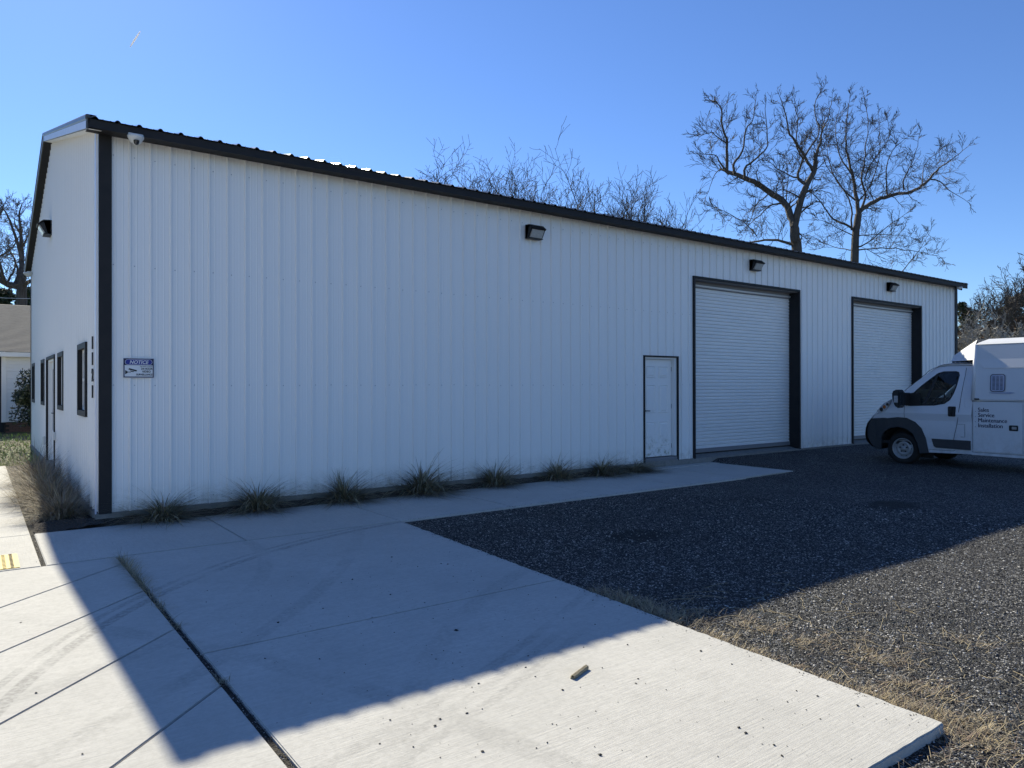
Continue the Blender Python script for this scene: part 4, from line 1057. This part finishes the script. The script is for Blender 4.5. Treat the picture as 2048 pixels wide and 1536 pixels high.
# lawn blades and low weeds on the left
mb = MB(); LM = GM + [mat('clover_green', (.15, .27, .04), .7), mat('sun_green', (.27, .36, .07), .7)]
for i in range(9000):
    y = 8.35 + 12 * r.random() ** 1.5; x = r.uniform(-3.2, .2) if y < 13 else r.uniform(-3, 2.5)
    mb.mi = r.choice([5, 5, 6, 6, 0, 1]); blade(mb, (x, y, -.13), r.uniform(0, 6.3), abs(r.gauss(.6, .4)), r.uniform(.04, .15), .018, r.uniform(.3, 1.2), 3, r)
o = mb.build('lawn_weeds', LM); o['kind'] = 'stuff'; o['label'] = 'sunlit green lawn weeds beside the gable wall'; o['category'] = 'grass'
P = [(r.uniform(-3, -.2), 8.3 + 8 * r.random(), -.11, r.uniform(.02, .05)) for i in range(500)]
mb = MB()
for x, y, z, s in P:
    a = r.uniform(0, 6.3); c, d = s * math.cos(a), s * math.sin(a); mb.quad((x, y, z + .01), (x + c, y + d, z + r.uniform(0, .03)), (x + c - d * .6, y + d + c * .6, z + .015), (x - d * .6, y + c * .6, z + r.uniform(0, .02)))
M['leaflit'] = mat('fallen_leaf', (.19, .12, .065), .8)
o = mb.build('fallen_leaves', M['leaflit']); o['kind'] = 'stuff'; o['label'] = 'brown fallen leaves on the lawn'; o['category'] = 'leaves'

# ------------------------------------------------------------------ neighbour house
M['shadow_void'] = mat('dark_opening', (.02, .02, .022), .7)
H = thing('house', 'small white clapboard house with a grey shingle roof behind the building at left', 'house', (4.5, 21.5, -.13))
hx0, hx1, hw = -4.95, 6.0, 8.0
mb = MB(); mb.box(hx0 + .05, hx1, .05, hw, .38, 2.78); vbh = mb.build('wall_core', M['white'], H)
mb = MB(); zb = .40
while zb < 2.74:
    mb.prism([(hx0 + .05, .045, zb), (hx0 + .05, .002, zb), (hx0 + .05, .03, zb + .118), (hx0 + .05, .045, zb + .118)], (hx1 - hx0 - .05, 0, 0)); zb += .128
mb.build('clapboards', M['white'], H, kind='stuff')
mb = MB(); mb.box(hx0 - .03, hx0 + .12, -.012, .06, .38, 2.74); mb.build('corner_board', M['white'], H)
mb = MB(); mb.box(hx0 - .4, hx1 + .4, -.36, -.33, 2.70, 2.86); mb.build('fascia', M['white'], H)
mb = MB(); mb.box(hx0 - .4, hx1 + .4, -.33, .05, 2.74, 2.76); mb.build('soffit', M['white'], H)
M['brick'] = mat('old_brick_red', (.16, .085, .06), .9, noise=(14, .8, (.10, .07, .055)))
mb = MB(); rr2 = random.Random(8)
for row in range(5):
    xx = hx0 + .1 + (row % 2) * .1
    while xx < hx0 + 6.2: mb.box(xx, xx + .19, .0 + rr2.uniform(0, .006), .1, -.02 + row * .078, .048 + row * .078); xx += .2
mb.build('foundation_bricks', M['brick'], H, kind='stuff')
mb = MB(); mb.box(hx0 + .05, hx1, .02, hw, -.2, .38); mb.build('foundation', M['mulch'], H)
mb = MB(); n_ = 44
for i in range(n_):
    y0 = -.38 + (hw / 2 + .38) * i / n_; y1 = -.38 + (hw / 2 + .38) * (i + 1) / n_; z0 = 2.87 + (y0 + .38) * .47; z1 = 2.87 + (y1 + .38) * .47
    mb.prism([(hx0 - .4, y0, z0 + .018), (hx0 - .4, y1, z1 + .004), (hx0 - .4, y1, z1 - .02), (hx0 - .4, y0, z0 - .004)], (hx1 - hx0 + .8, 0, 0))
    mb.prism([(hx0 - .4, hw - y0, z0 + .018), (hx0 - .4, hw - y1, z1 + .004), (hx0 - .4, hw - y1, z1 - .02), (hx0 - .4, hw - y0, z0 - .004)], (hx1 - hx0 + .8, 0, 0))
mb.build('roof_shingles', M['shingle'], H, kind='stuff')
mb = MB(); mb.prism([(hx0 + .05, .05, 2.78), (hx0 + .05, hw, 2.78), (hx0 + .05, hw / 2, 2.78 + hw / 2 * .47)], (.05, 0, 0)); mb.build('gable', M['white'], H)
# dark block painted as the shade of the porch to the left
mb = MB(); mb.box(hx0 - .4, hx0 + .04, .4, hw - .4, .0, 2.74); mb.build('porch_shade', M['shadow_void'], H)

# ------------------------------------------------------------------ leaves, trees
def leaf_cloud(mb, c, rad, n, size, r, squash=1., outer=.0):
    for i in range(n):
        while True:
            p = Vector((r.uniform(-1, 1), r.uniform(-1, 1), r.uniform(-1, 1)))
            if outer <= p.length <= 1: break
        p = Vector((c[0] + p.x * rad[0], c[1] + p.y * rad[1], c[2] + p.z * rad[2]))
        a = Vector((r.gauss(0, 1), r.gauss(0, 1), r.gauss(0, .6))).normalized(); b = a.orthogonal().normalized(); b.rotate(Matrix.Rotation(r.uniform(0, 6.28), 3, a)); s = size * r.uniform(.6, 1.3)
        mb.mi = r.choice((0, 0, 1)); q0 = p - a * s; q1 = p + b * s * .42; q2 = p + a * s; q3 = p - b * s * .42
        mb.quad(tuple(q0), tuple(q1), tuple(q2), tuple(q3))
LF = [mat('glossy_dark_leaf', (.022, .034, .018), .3), mat('dull_dark_leaf', (.05, .065, .03), .5)]
PF = [mat('pine_green', (.03, .05, .02), .7), mat('pine_olive', (.085, .10, .035), .7)]
RF = [mat('russet_twig_leaf', (.11, .06, .035), .8), mat('tan_twig_leaf', (.15, .11, .06), .8)]
bs_scale = 1.22
bs = thing('evergreen_bush', 'tall glossy dark evergreen bush in front of the white house', 'bush', (.45, 19.9, -.13))
mb = MB(); r = random.Random(21)
for cx, cy, cz, rx, n in ((0, 0, .6, .75, 2600), (.1, .1, 1.3, .6, 1800), (.3, 0, 1.95, .38, 900), (.45, 0, 2.4, .25, 300), (-.35, -.1, 1.0, .4, 700), (.7, .1, .9, .6, 1200)):
    for k in range(6):
        j = (cx + r.gauss(0, rx * .3), cy + r.gauss(0, rx * .3), cz + r.gauss(0, rx * .25)); leaf_cloud(mb, j, (rx * .55, rx * .55, rx * .5), n // 8, .055, r)
mb.build('foliage', LF, bs); bs.scale = (1.1, 1.1, bs_scale)
mb = MB(); mb.tube([(.1, 0, 0), (.1, 0, 1.0), (.3, 0, 2.2)], [.05, .04, .015], 6)
for k in range(8): a = k * .8; mb.tube([(.1, 0, .3), (.1 + .5 * math.cos(a), .5 * math.sin(a), .9 + .1 * k)], [.02, .006], 4)
mb.build('stems', M['bark'], bs)


def branch(mb, p, d, L, rad, lvl, r, spread=.75, up_=.12, kids=(5, 4, 3), rmin=.006, wig=.16):
    """one crooked limb with its own side twigs"""
    segs = 4 if lvl > 0 else 3; pts = [p.copy()]; st = L / segs
    for i in range(segs):
        d = (d + Vector((r.gauss(0, wig), r.gauss(0, wig), r.gauss(0, wig) + up_))).normalized(); p = p + d * st; pts.append(p.copy())
    tp = [max(rmin, rad * (1 - .8 * i / segs)) for i in range(segs + 1)]
    mb.tube(pts, tp, 3 if rad < .05 else 5, cap=False)
    if lvl <= 0: return
    n = kids[min(lvl, len(kids)) - 1]
    for k in range(n):
        t = (k + 1 + r.uniform(-.4, .4)) / (n + .5) * segs; i = min(segs - 1, max(0, int(t))); q = pts[i].lerp(pts[i + 1], min(1, max(0, t - i)))
        dd = (pts[i + 1] - pts[i]).normalized(); ax = dd.orthogonal().normalized(); ax.rotate(Matrix.Rotation(r.uniform(0, 6.28), 3, dd))
        nd = (dd * math.cos(spread) + ax * math.sin(spread) * r.uniform(.7, 1.2)).normalized()
        branch(mb, q, nd, L * r.uniform(.42, .68), max(rmin, rad * .5), lvl - 1, r, spread, up_, kids, rmin, wig)


def limb_tree(label, depth, base_px, limbs, seed, rscale=1., twig=1., group='bare trees beyond the roof', flip=1):
    """limbs: list of (points in photo pixels, start radius, end radius); each gets its own depth so the crown is round"""
    r = random.Random(seed); root = at(base_px[0], base_px[1], depth); gzr = -.3
    t = thing('bare_tree', label, 'tree', (root.x, root.y, gzr), 0, group); o0 = Vector((root.x, root.y, gzr))
    tr, cr, tw = MB(), MB(), MB()
    for li, (pts, r0, r1) in enumerate(limbs):
        dv = 0 if li == 0 else r.uniform(-1, 1) * 3.2
        wp = []
        for i, (px, py) in enumerate(pts):
            f_ = i / max(1, len(pts) - 1)
            wp.append(at(px, py, depth + dv * f_ ** 1.2) - o0)
        if li == 0: wp = [Vector((0, 0, 0)), wp[0].lerp(Vector((wp[0].x, wp[0].y, 0)), .5)] + wp
        # subdivide with wiggle
        sm = [wp[0]]
        for j_, (a, b) in enumerate(zip(wp, wp[1:])):
            n = 4; pa = wp[max(0, j_ - 1)]; pb = wp[min(len(wp) - 1, j_ + 2)]
            cr_ = lambda t: .5 * ((2 * a) + (b - pa) * t + (2 * pa - 5 * a + 4 * b - pb) * t * t + (3 * a - pa - 3 * b + pb) * t ** 3)
            for k in range(1, n + 1): sm.append(cr_(k / n) + (Vector((r.gauss(0, 1), r.gauss(0, 1), r.gauss(0, 1))) * (b - a).length * .016 if k < n else Vector()))
        m_ = len(sm) - 1; rad = [(r0 + (r1 - r0) * (i / m_) ** .8) * rscale for i in range(m_ + 1)]
        (tr if li == 0 else cr).tube(sm, rad, 8 if li == 0 else 6, cap=False)
        if li == 0: continue
        tot = sum((b - a).length for a, b in zip(sm, sm[1:])); nt = int(tot / .38 * twig)
        for k in range(nt):
            f_ = .12 + .88 * (k + r.random()) / nt; i = min(m_ - 1, int(f_ * m_)); q = sm[i].lerp(sm[i + 1], r.random())
            dd = (sm[i + 1] - sm[i]).normalized(); ax = Vector((r.gauss(0, 1), r.gauss(0, 1), r.gauss(0, 1))); ax = (ax - dd * ax.dot(dd)).normalized()
            nd = (dd * r.uniform(.2, .9) + ax).normalized(); L = r.uniform(.75, 1.8) * (1.1 - .7 * f_)
            branch(tw, q, nd, L, max(.014, rad[i] * .28), 2, r, .62, .07, (4, 5), .009)
        branch(tw, sm[-1], (sm[-1] - sm[-2]).normalized(), .55, max(.02, rad[-1]), 2, r, .6, .05, (4, 4), .009)
    tr.build('trunk', M['bark'], t, smooth=True); cr.build('limbs', M['bark'], t, smooth=True, kind='stuff'); tw.build('twigs', M['bark'], t, kind='stuff')
    return t


C5 = lambda L: [(1380 + x / 3.531, 160 + y / 3.53) for x, y in L]
D1 = 42
limb_tree('large crooked bare tree above the roof, left one of the two big trees', D1, (1595, 560), [
    (C5([(755, 1210), (742, 1120), (735, 1040)]), .50, .40),
    (C5([(735, 1040), (700, 930), (660, 860), (560, 790), (470, 730), (380, 690), (320, 665), (260, 645)]), .33, .17),
    (C5([(735, 1040), (770, 900), (815, 760), (870, 660), (885, 590)]), .36, .2),
    (C5([(885, 590), (900, 500), (925, 430), (935, 350), (975, 270), (1000, 150)]), .17, .03),
    (C5([(260, 645), (262, 450), (230, 330), (215, 190), (140, 140)]), .15, .03), (C5([(262, 450), (190, 400), (150, 370), (70, 400)]), .07, .02),
    (C5([(260, 645), (210, 580), (175, 530), (60, 520)]), .11, .02), (C5([(315, 660), (310, 590), (370, 500), (400, 340), (440, 290), (465, 130)]), .14, .03),
    (C5([(385, 690), (390, 620), (460, 560), (540, 480), (545, 380), (530, 200)]), .13, .025), (C5([(250, 640), (200, 640), (160, 700), (130, 790)]), .06, .02),
    (C5([(870, 640), (820, 560), (740, 430), (700, 370), (680, 260), (640, 130)]), .17, .03), (C5([(820, 740), (760, 680), (800, 560), (860, 460), (910, 370), (880, 180), (940, 60)]), .15, .025),
    (C5([(800, 560), (750, 460), (760, 300), (740, 150)]), .09, .02), (C5([(760, 690), (640, 640), (560, 580)]), .08, .02),
    (C5([(735, 1170), (620, 1130), (500, 1135), (400, 1150)]), .15, .06), (C5([(660, 870), (580, 880), (510, 940), (440, 1000), (370, 1060)]), .09, .02),
    (C5([(560, 800), (470, 880), (430, 980)]), .07, .02), (C5([(740, 1060), (790, 1100), (780, 1140)]), .09, .03), (C5([(470, 1100), (400, 1020), (250, 930), (120, 880)]), .06, .015), (C5([(680, 850), (690, 650), (670, 560)]), .05, .015)], 3, rscale=.66)
limb_tree('large bare tree with a long right limb, right one of the two big trees', D1 + 3, (1709, 600), [
    (C5([(1162, 1290), (1165, 1180), (1172, 1060), (1190, 950)]), .46, .32),
    (C5([(1190, 950), (1172, 820), (1150, 680), (1120, 560), (1100, 420), (1105, 300), (1130, 130)]), .22, .02),
    (C5([(1190, 940), (1230, 900), (1320, 850), (1440, 810), (1560, 790), (1660, 730), (1700, 690)]), .24, .12), (C5([(1700, 690), (1760, 620), (1850, 560), (1950, 480)]), .10, .02),
    (C5([(1700, 700), (1770, 720), (1830, 780), (1960, 860)]), .08, .015), (C5([(1170, 1070), (1100, 1020), (1010, 980), (930, 870), (850, 780)]), .14, .04),
    (C5([(1140, 1060), (1140, 900), (1090, 780), (960, 600), (930, 480)]), .10, .02), (C5([(1205, 920), (1240, 820), (1210, 700), (1230, 600), (1240, 450), (1260, 300), (1230, 120)]), .14, .02),
    (C5([(1395, 815), (1385, 640), (1430, 500), (1540, 400)]), .08, .015), (C5([(1510, 770), (1510, 700), (1580, 560), (1620, 390)]), .09, .015), (C5([(1640, 740), (1660, 600), (1780, 480)]), .06, .015),
    (C5([(1180, 1180), (1250, 1150), (1400, 1030), (1530, 940)]), .09, .015), (C5([(1190, 1200), (1400, 1190), (1600, 1210), (1780, 1260)]), .07, .015), (C5([(1185, 1100), (1350, 1090), (1560, 1110)]), .06, .015),
    (C5([(1170, 850), (1040, 720), (980, 560), (960, 420)]), .09, .015), (C5([(1150, 680), (1060, 540), (1030, 350), (1060, 180)]), .09, .015), (C5([(1180, 880), (1290, 700), (1340, 500), (1330, 250)]), .09, .015),
    (C5([(1160, 1100), (1050, 1050), (930, 990), (780, 990)]), .06, .015), (C5([(1150, 1200), (1020, 1180), (850, 1100)]), .06, .015), (C5([(1500, 1350), (1620, 1200), (1700, 1060)]), .05, .012), (C5([(1230, 700), (1300, 560), (1400, 420), (1400, 300)]), .07, .015)], 4, rscale=.64)


def small_tree(label, px, base_y, top_y, halfw, depth, seed, group, rad=.16, fork=6, m=None, lean_=0, density=1., name='bare_tree'):
    r = random.Random(seed); base = at(px, base_y, depth); top = at(px, top_y, depth); o0 = Vector((base.x, base.y, -.3)); Hh = (top.z + .3) * .87
    halfm = halfw / FPX * depth
    t = thing(name, label, 'tree', tuple(o0), 0, group); tr, tw = MB(), MB()
    p = Vector((0, 0, 0)); pts = [p.copy()]; d = Vector((lean_ * .1, 0, 1)); ht = Hh * .38
    for i in range(5): d = (d + Vector((r.gauss(0, .06), r.gauss(0, .06), 0))).normalized(); p = p + d * ht / 5; pts.append(p.copy())
    tr.tube(pts, [rad * (1 - .07 * i) for i in range(6)], 7, cap=False)
    for k in range(fork):
        a = 2 * math.pi * k / fork + r.uniform(-.4, .4); q = pts[2 + k % 4]; rest = Hh - q.z
        rho = r.uniform(.35, 1.); tgt = Vector((halfm * rho * math.cos(a), halfm * rho * math.sin(a), Hh * (1.02 - .28 * rho * rho)))
        if k == 0: tgt = Vector((0, 0, Hh))
        dd = tgt - q; sp = [q]; n = 8
        for i in range(1, n + 1):
            f_ = i / n; w_ = q + dd * f_; w_ += Vector((dd.x, dd.y, 0)) * (.25 * math.sin(f_ * math.pi)) + Vector((r.gauss(0, 1), r.gauss(0, 1), r.gauss(0, .6))) * .018 * dd.length; sp.append(w_)
        rr_ = [rad * .55 * (1 - .88 * i / n) + .008 for i in range(n + 1)]; tw.tube(sp, rr_, 4, cap=False)
        for j in range(int(22 * density)):
            f_ = r.uniform(.2, 1); i = min(n - 1, int(f_ * n)); d0 = (sp[i + 1] - sp[i]).normalized(); ax = Vector((r.gauss(0, 1), r.gauss(0, 1), r.gauss(0, .5))).normalized()
            branch(tw, sp[i].lerp(sp[i + 1], r.random()), (d0 + ax * .75).normalized(), dd.length * r.uniform(.11, .22), max(.028, rr_[i] * .45), 2, r, .66, .05, (3, 4), .0145, .13)
    tr.build('trunk', m or M['bark'], t, smooth=True); tw.build('branches', m or M['bark'], t, kind='stuff'); return t


G1 = 'bare trees showing over the roof'
for i, (px, by, ty, hw_, dp, lb, fk) in enumerate([
    (890, 560, 268, 62, 60, 'slender bare tree over the roof, leftmost of the row', 6), (1003, 560, 290, 78, 62, 'spreading many stemmed bare tree over the roof, second from the left', 8),
    (1082, 560, 335, 40, 70, 'small bare tree over the roof between two wider ones', 5), (1150, 560, 303, 62, 58, 'round crowned bare tree over the middle of the roof', 8),
    (1252, 600, 345, 42, 66, 'upright bare tree over the roof left of the pale one', 7), (1302, 600, 335, 50, 58, 'pale round bare tree over the roof, right part of the row', 7),
    (1362, 600, 400, 40, 66, 'low bare tree over the roof beside the big crooked tree', 5), (1228, 600, 380, 30, 70, 'thin low bare tree over the roof between two upright ones', 4), (948, 580, 350, 40, 74, 'small faint bare tree over the roof near the slender one', 4)]):
    small_tree(lb, px, by, ty, hw_, dp, 40 + i, G1, .24, fk, density=1.0)
# left side behind the house
limb_tree('old bare tree with heavy crooked limbs behind the house roof at left', 38, (42, 620), [
    ([(44, 600), (44, 570), (42, 552)], .3, .2), ([(42, 560), (43, 520), (42, 470), (38, 430), (46, 405)], .16, .02), ([(43, 520), (30, 470), (14, 430), (0, 410)], .10, .02), ([(44, 572), (20, 570), (0, 560), (-30, 540)], .2, .12),
    ([(44, 572), (66, 560), (90, 550)], .14, .06), ([(20, 568), (8, 560), (0, 530), (-10, 480)], .12, .04), ([(0, 560), (-20, 500), (-40, 430)], .12, .03), ([(30, 566), (36, 545), (28, 515), (10, 490)], .08, .02), ([(42, 500), (56, 470), (62, 440)], .06, .015),
    ([(42, 470), (30, 450), (28, 430)], .05, .01), ([(14, 565), (28, 540), (30, 520), (20, 500)], .07, .02)], 9, group='trees behind the house', twig=.9)
limb_tree('second bare tree further left behind the house roof', 44, (-60, 620), [([(-60, 600), (-60, 540)], .3, .25), ([(-60, 540), (-30, 480), (0, 430), (10, 405)], .15, .02), ([(-60, 540), (-20, 520), (20, 500), (40, 470)], .12, .02), ([(-60, 530), (-80, 450), (-70, 380)], .15, .03)], 19, group='trees behind the house')


def leafy_tree(name, label, px, top_y, base_y, hw_, depth, seed, mats, n=3500, size=.22, group=None, squash=1.):
    r = random.Random(seed); b = at(px, base_y, depth); top = at(px, top_y, depth); Hh = top.z + .3; hm = hw_ / FPX * depth
    t = thing(name, label, 'tree', (b.x, b.y, -.3), 0, group); fo, tr = MB(), MB()
    tr.tube([(0, 0, 0), (r.uniform(-.2, .2), 0, Hh * .5), (0, 0, Hh * .93)], [.22, .14, .03], 6, cap=False)
    K = 26
    for k in range(K):
        f_ = .22 + .78 * (k + .5) / K; prof = math.sin(min(1, (1.02 - f_) * 1.5) * math.pi / 2) * (.55 + .45 * r.random()); a = r.uniform(0, 6.28)
        c = (hm * prof * .8 * math.cos(a), hm * prof * .8 * math.sin(a), Hh * f_ * .96); tr.tube([(0, 0, c[2] - .5 * hm * prof), c], [.05, .015], 4, cap=False)
        s = hm * r.uniform(.28, .5); leaf_cloud(fo, c, (s, s, s * .62), n // K, size, r)
    tr.build('trunk', M['bark'], t); fo.build('crown', mats, t, kind='stuff'); return t


G2 = 'evergreens behind the house'
for i, (px, ty, hw_, dp) in enumerate([(10, 572, 45, 52), (58, 568, 40, 50), (-50, 560, 60, 54), (95, 566, 40, 56)]):
    leafy_tree('evergreen_tree', ['dark evergreen just above the house roof at the left picture edge', 'dark evergreen above the house roof next to the rake trim', 'dark evergreen behind the house beyond the left edge', 'dark evergreen behind the house hidden by the gable wall'][i], px, ty, 700, hw_, dp, 60 + i, PF, 3800, .24, G2)
# thicket at the right, behind the far end of the building
G3 = 'evergreens in the thicket at right'
for i, (px, ty, hw_, dp, mt) in enumerate([(1925, 598, 26, 62, PF), (1950, 615, 26, 66, PF), (1985, 640, 30, 64, RF), (2030, 590, 40, 60, PF), (2060, 575, 45, 62, PF), (2005, 610, 26, 70, PF), (1965, 655, 30, 56, RF), (2045, 630, 34, 54, RF), (1930, 655, 22, 54, RF)]):
    leafy_tree('thicket_tree', ['dark rounded evergreen right against the far building corner', 'dark evergreen second from the far building corner', 'russet leafy tree in the gap of the thicket', 'tall dark evergreen at the right picture edge', 'dark evergreen beyond the right picture edge', 'dim evergreen far back in the thicket gap', 'russet low tree over the front of the van box', 'russet brushy tree above the van roof at right', 'low brown brushy tree against the far building corner'][i], px, ty, 760, hw_, dp, 80 + i, mt, 3000, .17, G3)
M['palebark'] = mat('pale_bark', (.34, .32, .28), .8, noise=(8, .6, (.2, .19, .17)))
G4 = 'bare saplings at the edge of the thicket'
for i, (px, ty, hw_, dp, pb) in enumerate([(1962, 572, 34, 58, 0), (1990, 560, 40, 60, 0), (2020, 545, 40, 56, 0), (2052, 500, 60, 52, 0), (2085, 490, 60, 52, 0), (1935, 640, 22, 50, 1), (1975, 640, 24, 48, 1), (2010, 650, 26, 47, 1), (2040, 640, 26, 48, 1), (1950, 610, 24, 52, 1), (1995, 625, 26, 50, 1)]):
    small_tree(['bare gray sapling standing just right of the building corner', 'bare sapling in the gap of the thicket', 'bare sapling rising left of the tall evergreen', 'tall bare tree cut by the right picture edge', 'tall bare tree beyond the right picture edge', 'pale trunked sapling nearest the building corner', 'pale trunked sapling above the wind deflector', 'pale sapling above the front of the van box', 'pale sapling above the van box at the right edge', 'pale leaning sapling in front of the evergreens', 'pale forked sapling in front of the thicket gap'][i], px, 760, ty, hw_, dp, 120 + i, G4, .09, 5, M['palebark'] if pb else None, density=.8)
# distant tree line
mb = MB(); r = random.Random(90)
for i in range(150):
    a = R_(-40) + R_(135) * i / 150; D = 150 + r.uniform(-15, 25); c = (CAM.x + D * math.sin(a), CAM.y + D * math.cos(a), 3.2)
    leaf_cloud(mb, (c[0], c[1], r.uniform(2, 3.5)), (4.2, 3, 3.6), 130, .75, r)
o = mb.build('distant_woods', [PF[0], RF[0]]); o['kind'] = 'stuff'; o['label'] = 'low distant woods along the horizon'; o['category'] = 'woods'
# overhead wire with its poles
t = thing('overhead_wire', 'thin pale overhead wire crossing above the house roof at left', 'wire', (0, 27, 0))
a, b = at(-60, 590, 31), at(75, 597, 31); mb = MB(); M['wire'] = mat('pale_wire', (.5, .5, .48), .5)
dirw = (b - a); mb.tube([a + dirw * k / 12 - Vector((0, 27, .05 * math.sin(math.pi * k / 12))) for k in range(-10, 24)], .014, 4); mb.build('cable', M['wire'], t)
# contrail
p0, p1 = at(260, 94, 3000), at(281, 62, 3000)
M['ice'] = bpy.data.materials.new('ice_cloud'); M['ice'].use_nodes = True; nt = M['ice'].node_tree; nt.nodes.clear()
tr_ = nt.nodes.new('ShaderNodeBsdfTranslucent'); tr_.inputs[0].default_value = (.95, .95, .95, 1); df = nt.nodes.new('ShaderNodeBsdfDiffuse'); df.inputs[0].default_value = (.95, .95, .95, 1)
ad = nt.nodes.new('ShaderNodeMixShader'); ou = nt.nodes.new('ShaderNodeOutputMaterial'); nt.links.new(tr_.outputs[0], ad.inputs[1]); nt.links.new(df.outputs[0], ad.inputs[2]); nt.links.new(ad.outputs[0], ou.inputs[0])
mb = MB(); dv = p1 - p0; mb.tube([p0 + dv * k / 8 for k in range(9)], [.6 + 3.2 * math.sin(math.pi * min(1, (k + .4) / 8.8)) ** .7 for k in range(9)], 8)
o = mb.build('contrail', M['ice'], smooth=True); o['label'] = 'short white contrail high in the blue sky above the building corner'; o['category'] = 'contrail'
